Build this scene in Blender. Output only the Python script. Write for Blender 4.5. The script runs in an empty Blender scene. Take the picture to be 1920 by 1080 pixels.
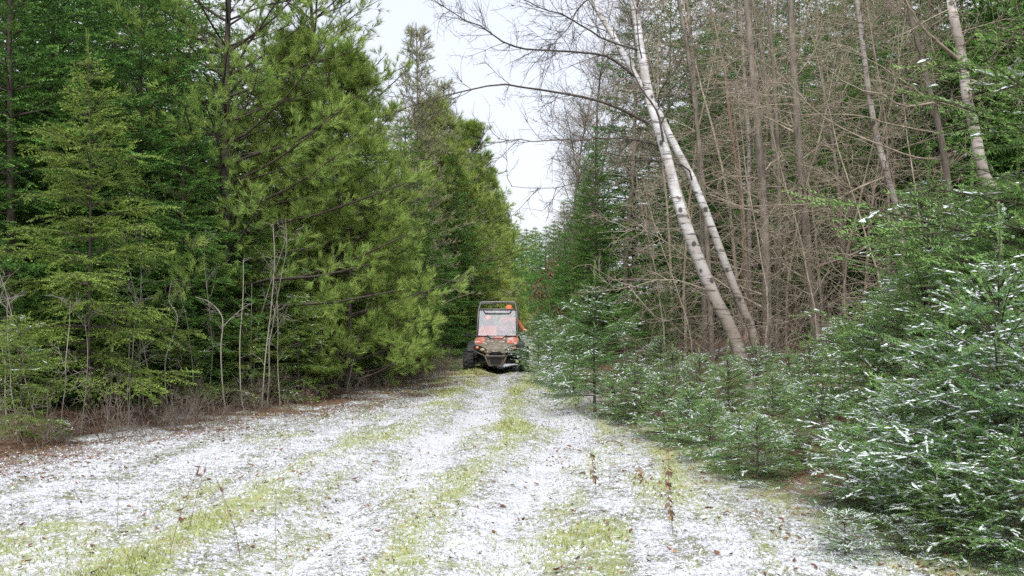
import bpy, bmesh, math
import numpy as np
from mathutils import Vector, Matrix

# ------------------------------------------------------------------ camera, sky, sun, exposure
scene = bpy.context.scene
C = scene.collection
EYE, FPX, HOR = 1.6, 2000.0, 577.0          # eye height (m), focal length and horizon row for a 1920 px wide picture

cam_data = bpy.data.cameras.new('camera')
cam = bpy.data.objects.new('camera', cam_data)
C.objects.link(cam)
cam_data.sensor_width = 36.0
cam_data.lens = 36.0 * FPX / 1920.0
cam_data.shift_y = (HOR - 540.0) / 1920.0
cam_data.clip_start, cam_data.clip_end = 0.1, 3000.0
cam.location = (0, 0, EYE)
cam.rotation_euler = (math.radians(90), 0, 0)
scene.camera = cam

SUN_EL, SUN_AZ = math.radians(52), math.radians(190)   # compass azimuth of the sun, 0 = +Y, clockwise
world = bpy.data.worlds.new('World')
scene.world = world
world.use_nodes = True
wn, wl = world.node_tree.nodes, world.node_tree.links
wn.clear()
w_out = wn.new('ShaderNodeOutputWorld')
w_bg = wn.new('ShaderNodeBackground')
w_sky = wn.new('ShaderNodeTexSky')
w_sky.sky_type = 'NISHITA'
w_sky.sun_disc = False
w_sky.sun_elevation = SUN_EL
w_sky.sun_rotation = SUN_AZ
w_sky.dust_density = 3.0
w_mix = wn.new('ShaderNodeMixRGB')
w_tc = wn.new('ShaderNodeTexCoord')
w_no = wn.new('ShaderNodeTexNoise')
w_no.inputs['Scale'].default_value = 3.0
w_no.inputs['Detail'].default_value = 4.0
w_ra = wn.new('ShaderNodeMapRange')
w_ra.inputs['From Min'].default_value = 0.35
w_ra.inputs['From Max'].default_value = 0.65
w_ra.inputs['To Min'].default_value = 0.80
w_ra.inputs['To Max'].default_value = 0.97
w_mix.inputs['Color2'].default_value = (3.3, 3.35, 3.6, 1)     # even high cloud
wl.new(w_tc.outputs['Generated'], w_no.inputs['Vector'])
wl.new(w_no.outputs['Fac'], w_ra.inputs['Value'])
wl.new(w_ra.outputs['Result'], w_mix.inputs['Fac'])
wl.new(w_sky.outputs['Color'], w_mix.inputs['Color1'])
wl.new(w_mix.outputs['Color'], w_bg.inputs['Color'])
w_bg.inputs['Strength'].default_value = 0.10
wl.new(w_bg.outputs['Background'], w_out.inputs['Surface'])

sun_data = bpy.data.lights.new('sun', 'SUN')
sun_data.energy = 1.45
sun_data.angle = math.radians(14)
sun_data.color = (1.0, 0.975, 0.95)
sun = bpy.data.objects.new('sun', sun_data)
C.objects.link(sun)
to_sun = Vector((math.sin(SUN_AZ) * math.cos(SUN_EL), math.cos(SUN_AZ) * math.cos(SUN_EL), math.sin(SUN_EL)))
sun.rotation_euler = to_sun.to_track_quat('Z', 'Y').to_euler()

vs = scene.view_settings
vs.view_transform, vs.look, vs.exposure, vs.gamma = 'Standard', 'None', 1.6, 1.0
vs.use_curve_mapping = False
cy = scene.cycles
cy.max_bounces, cy.diffuse_bounces, cy.glossy_bounces = 4, 2, 2
cy.transmission_bounces, cy.transparent_max_bounces = 4, 6
cy.caustics_reflective = cy.caustics_refractive = False
cy.use_denoising = False
cy.use_adaptive_sampling = True
cy.adaptive_threshold = 0.02
cy.filter_width = 1.5

# ------------------------------------------------------------------ helpers: noise, meshes, materials
RNG = np.random.default_rng(20)


def hash2(i, j, s):
    h = (i.astype(np.int64) * 374761393 + j.astype(np.int64) * 668265263 + s * 982451653) & 0x7fffffff
    h = ((h ^ (h >> 13)) * 1274126177) & 0x7fffffff
    return ((h ^ (h >> 16)) & 0xffff) / 65535.0


def vnoise(x, y, s=0):
    i, j = np.floor(x), np.floor(y)
    fx, fy = x - i, y - j
    fx, fy = fx * fx * (3 - 2 * fx), fy * fy * (3 - 2 * fy)
    a, b = hash2(i, j, s), hash2(i + 1, j, s)
    c, d = hash2(i, j + 1, s), hash2(i + 1, j + 1, s)
    return (a * (1 - fx) + b * fx) * (1 - fy) + (c * (1 - fx) + d * fx) * fy


def fbm(x, y, s=0, o=4):
    r, a, t = 0, 1.0, 0
    for k in range(o):
        r = r + a * vnoise(x * 2 ** k + 17 * k, y * 2 ** k - 9 * k, s + k)
        t += a
        a *= 0.5
    return r / t


def sstep(a, b, x):
    t = np.clip((x - a) / (b - a), 0, 1)
    return t * t * (3 - 2 * t)


def nrm(v):
    return v / np.maximum(np.linalg.norm(v, axis=-1, keepdims=True), 1e-9)


def px(p, q, Y):
    """point seen at column p, row q of the 1920 px picture, Y metres ahead"""
    return np.array([(p - 960.0) / FPX * Y, Y, EYE + (HOR - q) / FPX * Y])


LEFT_EDGE = np.array([(0, -8.0), (6, -7.2), (11.7, -5.6), (14, -4.5), (17, -3.4), (20, -2.75), (24, -2.1), (28, -1.8), (40, -1.5), (60, -1.0), (100, 0.1), (400, 7)])
RIGHT_EDGE = np.array([(0, 2.9), (6.6, 2.3), (7.6, 1.95), (9, 1.35), (10.5, 1.05), (12.6, 0.85), (16, 0.7), (20, 0.6), (24, 0.6), (28, 0.75), (40, 1.1), (60, 1.7), (100, 2.8), (400, 10)])
L_STRIP = np.array([(0, -2.6), (6, -2.4), (8.8, -2.2), (10.7, -1.98), (13, -1.6), (14.8, -1.25), (20, -1.08), (24.6, -1.0), (40, -0.6), (100, 1.0)])
C_STRIP = np.array([(0, -0.85), (6, -0.72), (9, -0.46), (10.7, -0.31), (13.3, -0.05), (22.5, 0.18), (40, 0.5), (100, 2)])


def edge(tab, y):
    return np.interp(y, tab[:, 0], tab[:, 1])


def gz(x, y):
    """height of the ground without its small lumps"""
    x, y = np.asarray(x, float), np.asarray(y, float)
    z = 0.10 * (fbm(x * 0.35, y * 0.35, 3, 2) - 0.5)
    le, re = edge(LEFT_EDGE, y), edge(RIGHT_EDGE, y)
    z = z + 0.18 * sstep(0.0, 3.0, le - x) + (0.25 + 0.6 * sstep(9, 18, y)) * sstep(0.6, 4.5, x - re)
    ls, cs = edge(L_STRIP, y), edge(C_STRIP, y)
    for t in ((ls + cs) / 2, cs + 0.65):                      # two worn wheel tracks
        z = z - 0.07 * np.exp(-((x - t) / 0.26) ** 2)
    z = z + 0.045 * np.exp(-((x - ls) / 0.25) ** 2)
    z = z - 0.6 * sstep(31, 70, y)
    return z


def mesh_tris(name, V, F, smooth=False, attr=None):
    V, F = np.ascontiguousarray(V, np.float32), np.ascontiguousarray(F, np.int32)
    me = bpy.data.meshes.new(name)
    me.vertices.add(len(V))
    me.vertices.foreach_set('co', V.ravel())
    me.loops.add(F.size)
    me.loops.foreach_set('vertex_index', F.ravel())
    me.polygons.add(len(F))
    me.polygons.foreach_set('loop_start', np.arange(0, F.size, 3, dtype=np.int32))
    me.polygons.foreach_set('loop_total', np.full(len(F), 3, np.int32))
    if smooth:
        me.polygons.foreach_set('use_smooth', np.ones(len(F), bool))
    if attr is not None:
        a = me.attributes.new('v', 'FLOAT_COLOR', 'POINT')
        col = np.ones((len(V), 4), np.float32)
        col[:, :3] = attr
        a.data.foreach_set('color', col.ravel())
    me.update()
    me.validate()
    return me


def cat(parts):
    """join (V, F, attr) triples"""
    Vs, Fs, As, n = [], [], [], 0
    for p in parts:
        if len(p[0]) == 0:
            continue
        Vs.append(p[0])
        Fs.append(p[1] + n)
        if len(p) > 2:
            As.append(p[2])
        n += len(p[0])
    r = (np.concatenate(Vs), np.concatenate(Fs))
    return r + (np.concatenate(As),) if As else r


def tubes(P, R, k=4, cap=False):
    """P (B,S,3) centre lines, R (B,S) radii -> V, F"""
    B, S, _ = P.shape
    T = nrm(np.gradient(P, axis=1))
    ref = np.where(np.abs(T[:, :1, 2:3]) > 0.9, np.array([1.0, 0, 0]), np.array([0, 0, 1.0]))
    n1 = nrm(np.cross(T, np.broadcast_to(ref, T.shape)))
    n2 = np.cross(T, n1)
    a = np.arange(k) * 2 * np.pi / k
    V = P[:, :, None] + R[:, :, None, None] * (np.cos(a)[:, None] * n1[:, :, None] + np.sin(a)[:, None] * n2[:, :, None])
    idx = np.arange(B * S * k).reshape(B, S, k)
    a0, b0 = idx[:, :-1], idx[:, 1:]
    a1, b1 = np.roll(a0, -1, 2), np.roll(b0, -1, 2)
    F = np.concatenate([np.stack([a0, a1, b1], -1).reshape(-1, 3), np.stack([a0, b1, b0], -1).reshape(-1, 3)])
    V = V.reshape(-1, 3)
    if cap:
        F2 = []
        for b in range(B):
            for r, flip in ((idx[b, 0], 1), (idx[b, -1], 0)):
                for q in range(1, k - 1):
                    F2.append((r[0], r[q + 1], r[q]) if flip else (r[0], r[q], r[q + 1]))
        F = np.concatenate([F, np.array(F2)])
    return V, F


def smooth_path(pts, n):
    """Catmull-Rom through pts, n samples"""
    p = np.array(pts, float)
    if len(p) == 2:
        t = np.linspace(0, 1, n)[:, None]
        return p[0] * (1 - t) + p[1] * t
    q = np.vstack([2 * p[0] - p[1], p, 2 * p[-1] - p[-2]])
    out = []
    for u in np.linspace(0, len(p) - 1 - 1e-6, n):
        i = int(u)
        t = u - i
        a, b, c, d = q[i], q[i + 1], q[i + 2], q[i + 3]
        out.append(0.5 * (2 * b + (c - a) * t + (2 * a - 5 * b + 4 * c - d) * t * t + (3 * b - a - 3 * c + d) * t ** 3))
    return np.array(out)


class Nodes:
    def __init__(self, name):
        self.m = bpy.data.materials.new(name)
        self.m.use_nodes = True
        self.t = self.m.node_tree
        self.t.nodes.clear()
        self.out = self.t.nodes.new('ShaderNodeOutputMaterial')

    def n(self, kind, **kw):
        nd = self.t.nodes.new(kind)
        for k, v in kw.items():
            if hasattr(nd, k) and k not in nd.inputs:
                setattr(nd, k, v)
            else:
                self.set(nd.inputs[k.replace('_', ' ') if k not in nd.inputs else k], v)
        return nd

    def set(self, sock, v):
        if isinstance(v, bpy.types.NodeSocket):
            self.t.links.new(v, sock)
        else:
            sock.default_value = v if not isinstance(v, tuple) or len(v) != 3 or sock.type != 'RGBA' else (*v, 1)

    def noise(self, scale, detail=3.0, vec=None, rough=0.5, kind='Object'):
        nd = self.n('ShaderNodeTexNoise', Scale=scale, Detail=detail, Roughness=rough)
        if vec is None:
            vec = self.t.nodes.new('ShaderNodeTexCoord').outputs[kind]
        self.t.links.new(vec, nd.inputs['Vector'])
        return nd.outputs['Fac']

    def mix(self, f, a, b, blend='MIX'):
        nd = self.n('ShaderNodeMixRGB', blend_type=blend)
        self.set(nd.inputs['Fac'], f)
        self.set(nd.inputs['Color1'], a)
        self.set(nd.inputs['Color2'], b)
        return nd.outputs['Color']

    def rng(self, v, a, b, c=0.0, d=1.0):
        nd = self.n('ShaderNodeMapRange')
        for i, q in enumerate((v, a, b, c, d)):
            self.set(nd.inputs[i], q)
        return nd.outputs['Result']

    def math(self, op, a, b=0.0):
        nd = self.n('ShaderNodeMath', operation=op)
        self.set(nd.inputs[0], a)
        self.set(nd.inputs[1], b)
        return nd.outputs[0]

    def attr(self, name='v'):
        a = self.n('ShaderNodeAttribute', attribute_name=name)
        s = self.n('ShaderNodeSeparateColor')
        self.t.links.new(a.outputs['Color'], s.inputs[0])
        return s.outputs[0], s.outputs[1], s.outputs[2]

    def rand(self):
        return self.n('ShaderNodeObjectInfo').outputs['Random']

    def bump(self, h, strength=0.4, dist=0.02):
        b = self.n('ShaderNodeBump', Strength=strength, Distance=dist)
        self.t.links.new(h, b.inputs['Height'])
        return b.outputs['Normal']

    def pbr(self, col, rough=0.8, normal=None, metal=0.0, spec=0.3, translucent=0.0):
        p = self.n('ShaderNodeBsdfPrincipled')
        self.set(p.inputs['Base Color'], col)
        self.set(p.inputs['Roughness'], rough)
        self.set(p.inputs['Metallic'], metal)
        p.inputs['Specular IOR Level'].default_value = spec
        if normal is not None:
            self.t.links.new(normal, p.inputs['Normal'])
        s = p.outputs[0]
        if translucent:
            t = self.n('ShaderNodeBsdfTranslucent')
            self.set(t.inputs['Color'], col)
            x = self.n('ShaderNodeMixShader')
            x.inputs[0].default_value = translucent
            self.t.links.new(s, x.inputs[1])
            self.t.links.new(t.outputs[0], x.inputs[2])
            s = x.outputs[0]
        self.t.links.new(s, self.out.inputs['Surface'])
        return self.m


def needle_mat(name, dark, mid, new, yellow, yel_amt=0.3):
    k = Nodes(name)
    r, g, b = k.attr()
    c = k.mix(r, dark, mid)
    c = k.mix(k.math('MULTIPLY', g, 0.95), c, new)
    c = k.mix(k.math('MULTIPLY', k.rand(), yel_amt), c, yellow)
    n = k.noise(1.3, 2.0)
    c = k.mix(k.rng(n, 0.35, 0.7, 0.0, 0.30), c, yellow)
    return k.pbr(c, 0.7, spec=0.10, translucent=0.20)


def bark_mat(name, a, b, scale=18.0, stretch=0.25, bump=0.5):
    k = Nodes(name)
    tc = k.n('ShaderNodeTexCoord').outputs['Object']
    mp = k.n('ShaderNodeMapping')
    mp.inputs['Scale'].default_value = (1, 1, stretch)
    k.t.links.new(tc, mp.inputs['Vector'])
    n = k.noise(scale, 4.0, mp.outputs[0], 0.65)
    n2 = k.noise(2.5, 2.0)
    c = k.mix(k.rng(n, 0.35, 0.68), a, b)
    c = k.mix(k.rng(n2, 0.4, 0.7, 0, 0.35), c, tuple(0.6 * q for q in a))
    c = k.mix(k.math('MULTIPLY', k.rand(), 0.25), c, (0.10, 0.09, 0.07))
    return k.pbr(c, 0.9, k.bump(n, bump, 0.01), spec=0.1)


def plain_mat(name, col, rough=0.6, metal=0.0, var=0.25, scale=12.0, spec=0.3):
    k = Nodes(name)
    n = k.noise(scale, 3.0)
    c = k.mix(k.rng(n, 0.3, 0.7, 0, var), col, tuple(q * 0.45 + 0.01 for q in col))
    return k.pbr(c, k.rng(n, 0.3, 0.7, rough * 0.85, min(1, rough * 1.15)), metal=metal, spec=spec)


M = {}
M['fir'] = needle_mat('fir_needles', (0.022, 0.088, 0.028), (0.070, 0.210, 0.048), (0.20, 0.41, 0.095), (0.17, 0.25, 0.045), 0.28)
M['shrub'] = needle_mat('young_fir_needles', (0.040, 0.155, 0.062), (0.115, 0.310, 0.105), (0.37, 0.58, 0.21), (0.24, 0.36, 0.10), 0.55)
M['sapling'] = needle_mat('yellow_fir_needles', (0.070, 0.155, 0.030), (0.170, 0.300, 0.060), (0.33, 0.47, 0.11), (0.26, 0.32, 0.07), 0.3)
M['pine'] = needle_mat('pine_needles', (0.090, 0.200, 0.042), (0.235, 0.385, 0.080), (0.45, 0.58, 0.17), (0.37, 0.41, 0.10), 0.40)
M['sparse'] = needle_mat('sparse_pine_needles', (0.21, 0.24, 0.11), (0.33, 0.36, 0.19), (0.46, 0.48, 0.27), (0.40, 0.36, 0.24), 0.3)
M['bark'] = bark_mat('dark_bark', (0.045, 0.036, 0.028), (0.11, 0.095, 0.08))
M['greybark'] = bark_mat('grey_brown_bark', (0.13, 0.11, 0.088), (0.31, 0.275, 0.23))
M['deadwood'] = bark_mat('dead_branch_wood', (0.26, 0.215, 0.16), (0.46, 0.40, 0.32))
M['palestem'] = bark_mat('pale_stem_bark', (0.24, 0.21, 0.17), (0.46, 0.43, 0.38), 25)
M['brush'] = bark_mat('brown_brush_bark', (0.12, 0.095, 0.075), (0.27, 0.225, 0.185), 25)
M['redwood'] = bark_mat('splintered_wood', (0.24, 0.15, 0.10), (0.38, 0.26, 0.19), 12)
M['limb'] = bark_mat('dark_limb_bark', (0.05, 0.042, 0.036), (0.15, 0.13, 0.115))


def birch_mat(name, hi, lo):
    k = Nodes(name)
    tc = k.n('ShaderNodeTexCoord').outputs['Object']
    mp = k.n('ShaderNodeMapping')
    mp.inputs['Scale'].default_value = (2.2, 2.2, 16)
    k.t.links.new(tc, mp.inputs['Vector'])
    streak = k.noise(1.6, 5.0, mp.outputs[0], 0.7)
    blot = k.noise(3.2, 4.0, None, 0.6)
    base = k.mix(k.rng(blot, 0.42, 0.62), hi, lo)
    # the foot of the trunk is brown and scaly
    sep = k.n('ShaderNodeSeparateXYZ')
    k.t.links.new(tc, sep.inputs[0])
    low = k.rng(k.math('ADD', sep.outputs[2], k.math('MULTIPLY', blot, 1.6)), 2.0, 3.8, 0.9, 0.0)
    base = k.mix(low, base, (0.20, 0.165, 0.13))
    c = k.mix(k.rng(streak, 0.53, 0.60, 0, 0.9), base, (0.10, 0.085, 0.075))
    scar = k.n('ShaderNodeTexVoronoi', Scale=4.5)
    mp2 = k.n('ShaderNodeMapping')
    mp2.inputs['Scale'].default_value = (1.3, 1.3, 1.0)
    k.t.links.new(tc, mp2.inputs['Vector'])
    k.t.links.new(mp2.outputs[0], scar.inputs['Vector'])
    c = k.mix(k.rng(scar.outputs['Distance'], 0.15, 0.24, 0.9, 0.0), c, (0.05, 0.043, 0.04))
    return k.pbr(c, 0.75, k.bump(streak, 0.3, 0.006), spec=0.25)


M['birch'] = birch_mat('birch_bark', (0.72, 0.72, 0.73), (0.42, 0.39, 0.36))
M['birch_dull'] = birch_mat('weathered_birch_bark', (0.44, 0.40, 0.365), (0.26, 0.225, 0.19))


def snow_mat():
    k = Nodes('snow')
    n = k.noise(60, 3.0)
    return k.pbr(k.mix(n, (0.50, 0.53, 0.58), (0.62, 0.65, 0.69)), 0.6, k.bump(n, 0.3, 0.004), spec=0.3)


M['snow'] = snow_mat()
M['frost'] = plain_mat('frosting_of_snow', (0.68, 0.73, 0.75), 0.7, 0.0, 0.30, 30, 0.2)


def leaf_mat(name, a, b, c2):
    k = Nodes(name)
    r, g, bb = k.attr()
    c = k.mix(r, a, b)
    c = k.mix(k.rng(g, 0.7, 1.0), c, c2)
    return k.pbr(c, 0.7, spec=0.2, translucent=0.15)


M['leaf'] = leaf_mat('dead_leaves', (0.11, 0.045, 0.028), (0.26, 0.13, 0.07), (0.36, 0.22, 0.13))
M['grass'] = leaf_mat('grass_blades', (0.22, 0.28, 0.08), (0.40, 0.44, 0.18), (0.42, 0.36, 0.21))
M['weed'] = leaf_mat('dry_weed', (0.17, 0.11, 0.07), (0.32, 0.23, 0.15), (0.30, 0.16, 0.09))


def ground_mat():
    k = Nodes('snowy_ground')
    sn, gr, li = k.attr('v')
    tc = k.n('ShaderNodeTexCoord').outputs['Object']
    f1 = k.noise(9, 6.0, tc, 0.62)
    f2 = k.noise(38, 4.0, tc, 0.65)
    f3 = k.noise(2.2, 3.0, tc, 0.5)
    f4 = k.noise(95, 2.0, tc, 0.6)
    moss = k.mix(k.rng(f4, 0.35, 0.65), (0.055, 0.065, 0.030), (0.25, 0.25, 0.14))
    pale = k.mix(k.rng(f2, 0.35, 0.65), (0.20, 0.25, 0.08), (0.40, 0.43, 0.21))
    pale = k.mix(k.rng(f3, 0.48, 0.66, 0, 0.5), pale, (0.34, 0.29, 0.15))
    grass = k.mix(k.rng(k.math('ADD', gr, k.math('MULTIPLY', k.math('SUBTRACT', f1, 0.5), 0.8)), 0.12, 0.45), moss, pale)
    litter = k.mix(k.rng(f2, 0.35, 0.65), (0.05, 0.030, 0.022), (0.21, 0.12, 0.075))
    litter = k.mix(k.rng(f1, 0.5, 0.7), litter, (0.13, 0.10, 0.075))
    base = k.mix(k.rng(k.math('ADD', li, k.math('MULTIPLY', k.math('SUBTRACT', f1, 0.5), 1.2)), 0.30, 0.60), grass, litter)
    lump = k.math('ADD', k.math('ADD', k.math('MULTIPLY', f1, 0.30), k.math('MULTIPLY', f2, 0.40)), k.math('MULTIPLY', f4, 0.30))
    cover = k.rng(k.math('ADD', k.math('MULTIPLY', k.math('SUBTRACT', lump, 0.5), 4.6), sn), 0.28, 0.62)
    snow = k.mix(f2, (0.44, 0.455, 0.51), (0.60, 0.61, 0.66))
    col = k.mix(cover, base, snow)
    h = k.math('ADD', lump, k.math('MULTIPLY', cover, 0.3))
    return k.pbr(col, 0.8, k.bump(h, 0.6, 0.02), spec=0.2)


M['ground'] = ground_mat()


def tag(o, label=None, category=None, group=None, kind=None):
    for key, v in (('label', label), ('category', category), ('group', group), ('kind', kind)):
        if v:
            o[key] = v
    return o


def link(name, me, mat, parent=None):
    if mat is not None and len(me.materials) == 0:
        me.materials.append(mat)
    o = bpy.data.objects.new(name, me)
    C.objects.link(o)
    if parent is not None:
        o.parent = parent
    return o


def empty(name, loc=(0, 0, 0), rz=0.0, s=1.0, tilt=(0, 0)):
    o = bpy.data.objects.new(name, None)
    o.empty_display_size = 0.1
    C.objects.link(o)
    o.location = loc
    o.rotation_euler = (tilt[0], tilt[1], rz)
    o.scale = (s, s, s) if not isinstance(s, tuple) else s
    return o


# ------------------------------------------------------------------ the ground
def axis(segs):
    out = [segs[0][0]]
    for a, b, st in segs:
        n = max(1, int(round((b - a) / st)))
        out += list(a + (b - a) * (np.arange(1, n + 1) / n))
    return np.array(out)


gx = axis([(-900, -60, 60), (-60, -14, 2.0), (-14, -7, 0.25), (-7, 4, 0.05), (4, 12, 0.25), (12, 60, 2.0), (60, 900, 60)])
gy = axis([(-60, 0, 6), (0, 5, 0.25), (5, 13, 0.05), (13, 20, 0.07), (20, 32, 0.14), (32, 60, 0.6), (60, 140, 4), (140, 2400, 90)])
GX, GY = np.meshgrid(gx, gy)


def masks(x, y):
    le, re = edge(LEFT_EDGE, y), edge(RIGHT_EDGE, y)
    ls, cs = edge(L_STRIP, y), edge(C_STRIP, y)
    n1, n2, n3 = fbm(x * 0.9, y * 0.7, 11), fbm(x * 2.7, y * 2.2, 21), fbm(x * 0.5, y * 0.3, 31)
    n4 = fbm((x - cs) * 3.2, y * 0.45, 71)
    patch = sstep(0.40, 0.62, n1 + 0.15 * (n2 - 0.5))
    wob = 0.5 * (n3 - 0.5)
    g = np.exp(-((x - ls + wob) / (0.14 + 0.16 * n2)) ** 2) * (0.55 + 0.4 * patch)
    g = 0.85 * g + 0.8 * np.exp(-((x - cs + wob) / (0.14 + 0.16 * n2)) ** 2) * (0.50 + 0.45 * patch)
    g = g + 0.40 * sstep(0.55, 0.70, n1) * (x > ls - 1.6) + 0.32 * sstep(0.50, 0.66, n4) * sstep(-2.0, -0.6, x - ls)
    g = g + 0.75 * np.exp(-(((x - 0.52) / 0.30) ** 2 + ((y - 7.6) / 0.5) ** 2)) * (1.6 * sstep(0.40, 0.62, n2))
    g = g + 0.35 * np.exp(-((x - ls + 0.35) / 0.5) ** 2) * patch
    g = g + 0.30 * sstep(-0.5, 0.0, x - re) * sstep(0.35, 0.6, n2)
    g = g * (1 - 0.35 * sstep(11, 17, y))
    inside_l, inside_r = 0.88 * sstep(-0.4, 1.3, le - x + 2.4 * (n2 - 0.5) + 0.8 * (n1 - 0.5)), 0.75 * sstep(0.3, 1.6, x - re + 1.4 * (n2 - 0.5))
    forest = np.maximum(inside_l, inside_r)
    li = forest * 0.9 + 1.0 * sstep(-2.3, -0.2, le - x) * sstep(0.36, 0.54, n2 + 0.25 * (n3 - 0.5)) + 0.25 * sstep(14, 24, y) * sstep(0.45, 0.6, n2)
    sn = 0.60 - 0.34 * np.clip(g, 0, 1) - 0.80 * forest - 0.34 * np.clip(li - 0.9 * forest, 0, 1) + 0.6 * (n2 - 0.5) - 0.12 * sstep(13, 24, y) - 0.45 * (n4 - 0.5)
    for t_ in ((ls + cs) / 2, cs + 0.65):
        sn = sn + 0.16 * np.exp(-((x - t_ + 0.3 * wob) / 0.30) ** 2)
    sn = sn + 0.25 * inside_r * sstep(0.5, 0.62, n1)
    return np.clip(sn, 0, 1), np.clip(g, 0, 1), np.clip(li, 0, 1)


def lumps(x, y, sn, g):
    near = 1 - sstep(18, 40, y)
    z = 0.035 * (fbm(x * 3.5, y * 3.5, 41, 3) - 0.5) + 0.030 * (fbm(x * 11, y * 11, 51, 2) - 0.5)
    return near * z * (0.7 + 0.9 * g)


sn, gr, li = masks(GX, GY)
GZ = gz(GX, GY) + lumps(GX, GY, sn, gr)
GV = np.stack([GX, GY, GZ], -1).reshape(-1, 3)
ATT = np.stack([sn, gr, li], -1).reshape(-1, 3)
ny, nx = GX.shape
ii = np.arange(ny * nx).reshape(ny, nx)
a, b, c, d = ii[:-1, :-1], ii[:-1, 1:], ii[1:, 1:], ii[1:, :-1]
cx, cyy = (GX[:-1, :-1] + GX[1:, 1:]) / 2, (GY[:-1, :-1] + GY[1:, 1:]) / 2
wig = 0.25 * (fbm(cx * 1.5, cyy * 1.5, 61, 3) - 0.5)
on_trail = (cx > edge(L_STRIP, cyy) - 0.45 + wig) & (cx < np.minimum(edge(RIGHT_EDGE, cyy), edge(C_STRIP, cyy) + 1.35) + wig) & (cyy > 0) & (cyy < 140)
for nm, sel in (('ground', ~on_trail), ('trail', on_trail)):
    F = np.concatenate([np.stack([a[sel], b[sel], c[sel]], -1), np.stack([a[sel], c[sel], d[sel]], -1)])
    used, inv = np.unique(F.ravel(), return_inverse=True)
    o = link(nm, mesh_tris(nm, GV[used], inv.reshape(-1, 3), True, ATT[used]), M['ground'])
    tag(o, kind='structure')


def ground_z(x, y):
    s_, g_, _ = masks(np.asarray(x, float), np.asarray(y, float))
    return gz(x, y) + lumps(np.asarray(x, float), np.asarray(y, float), s_, g_)

# ------------------------------------------------------------------ plant builders (each returns a kind: a list of (part name, mesh, material))
def shoot_template(pairs, nl, w, rng, top=0, spread=58):
    """one needled shoot along +X, unit length, upper side +Z: triangles (K,3,3) and along-values (K,3)"""
    tri, val = [], []
    for i in range(pairs):
        x = (i + 0.4) / pairs
        for s in (-1, 1):
            a = math.radians(spread + rng.uniform(-9, 9))
            l = nl * (1.0 - 0.35 * x) * rng.uniform(0.85, 1.12)
            u = rng.uniform(-0.35, 0.95)
            th = rng.uniform(-1.0, 1.0)
            wv = np.array([math.cos(th), 0, math.sin(th)]) * w / 2
            b = np.array([x, 0, 0])
            t = b + l * np.array([math.cos(a), s * math.sin(a) * math.cos(u), math.sin(a) * math.sin(u)])
            tri.append((b - wv, b + wv, t))
            val.append((0.2 * x, 0.2 * x, 0.35 + 0.5 * x))
    for i in range(top):
        x = (i + 0.6) / top
        b = np.array([x, 0, 0])
        y = rng.uniform(-0.4, 0.4)
        t = b + nl * 0.8 * np.array([0.65, y, 0.65])
        wv = np.array([0, 1, 0.0]) * w / 2
        tri.append((b - wv, b + wv, t))
        val.append((0.2 * x, 0.2 * x, 0.4 + 0.5 * x))
    for s in (-0.45, 0.0, 0.45):
        b = np.array([0.93, 0, 0])
        t = b + nl * 0.75 * np.array([1.0, s, 0.1])
        wv = np.array([0, 0.7, 0.7]) * w / 2
        tri.append((b - wv, b + wv, t))
        val.append((0.3, 0.3, 1.0))
    return np.array(tri), np.array(val)


def tuft_template(n, w, rng):
    """a brush of long soft pine needles about +X"""
    tri, val = [], []
    for i in range(n):
        x = rng.uniform(0.0, 0.35)
        a = math.radians(rng.uniform(6, 46))
        ph = rng.uniform(0, 2 * math.pi)
        l = rng.uniform(0.7, 1.05)
        dr = np.array([math.cos(a), math.sin(a) * math.cos(ph), math.sin(a) * math.sin(ph)])
        b = np.array([x, 0, 0])
        wv = nrm(np.cross(dr, rng.normal(size=3))) * w / 2
        tri.append((b - wv, b + wv, b + l * dr + np.array([0, 0, -0.10 * l])))
        val.append((0.1, 0.1, 0.9))
    return np.array(tri), np.array(val)


def stamp(templates, pos, dirs, ups, lens, shade, rng):
    """place a random template on every frame -> V, F, attr (shade, along, random)"""
    X = nrm(dirs)
    Z = nrm(ups - (ups * X).sum(-1, keepdims=True) * X)
    Y = np.cross(Z, X)
    out = []
    pick = rng.integers(0, len(templates), len(pos))
    for q, (T, A) in enumerate(templates):
        m = pick == q
        if not m.any():
            continue
        K = len(T)
        t = T.reshape(-1, 3)
        V = pos[m][:, None] + lens[m][:, None, None] * (t[None, :, 0:1] * X[m][:, None] + t[None, :, 1:2] * Y[m][:, None] + t[None, :, 2:3] * Z[m][:, None])
        n = m.sum() * K * 3
        att = np.zeros((m.sum(), K * 3, 3))
        att[..., 0] = np.clip(shade[m], 0, 1)[:, None]
        att[..., 1] = A.reshape(-1)[None]
        att[..., 2] = rng.random(m.sum())[:, None]
        out.append((V.reshape(-1, 3), np.arange(n).reshape(-1, 3), att.reshape(-1, 3)))
    return cat(out)


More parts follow.
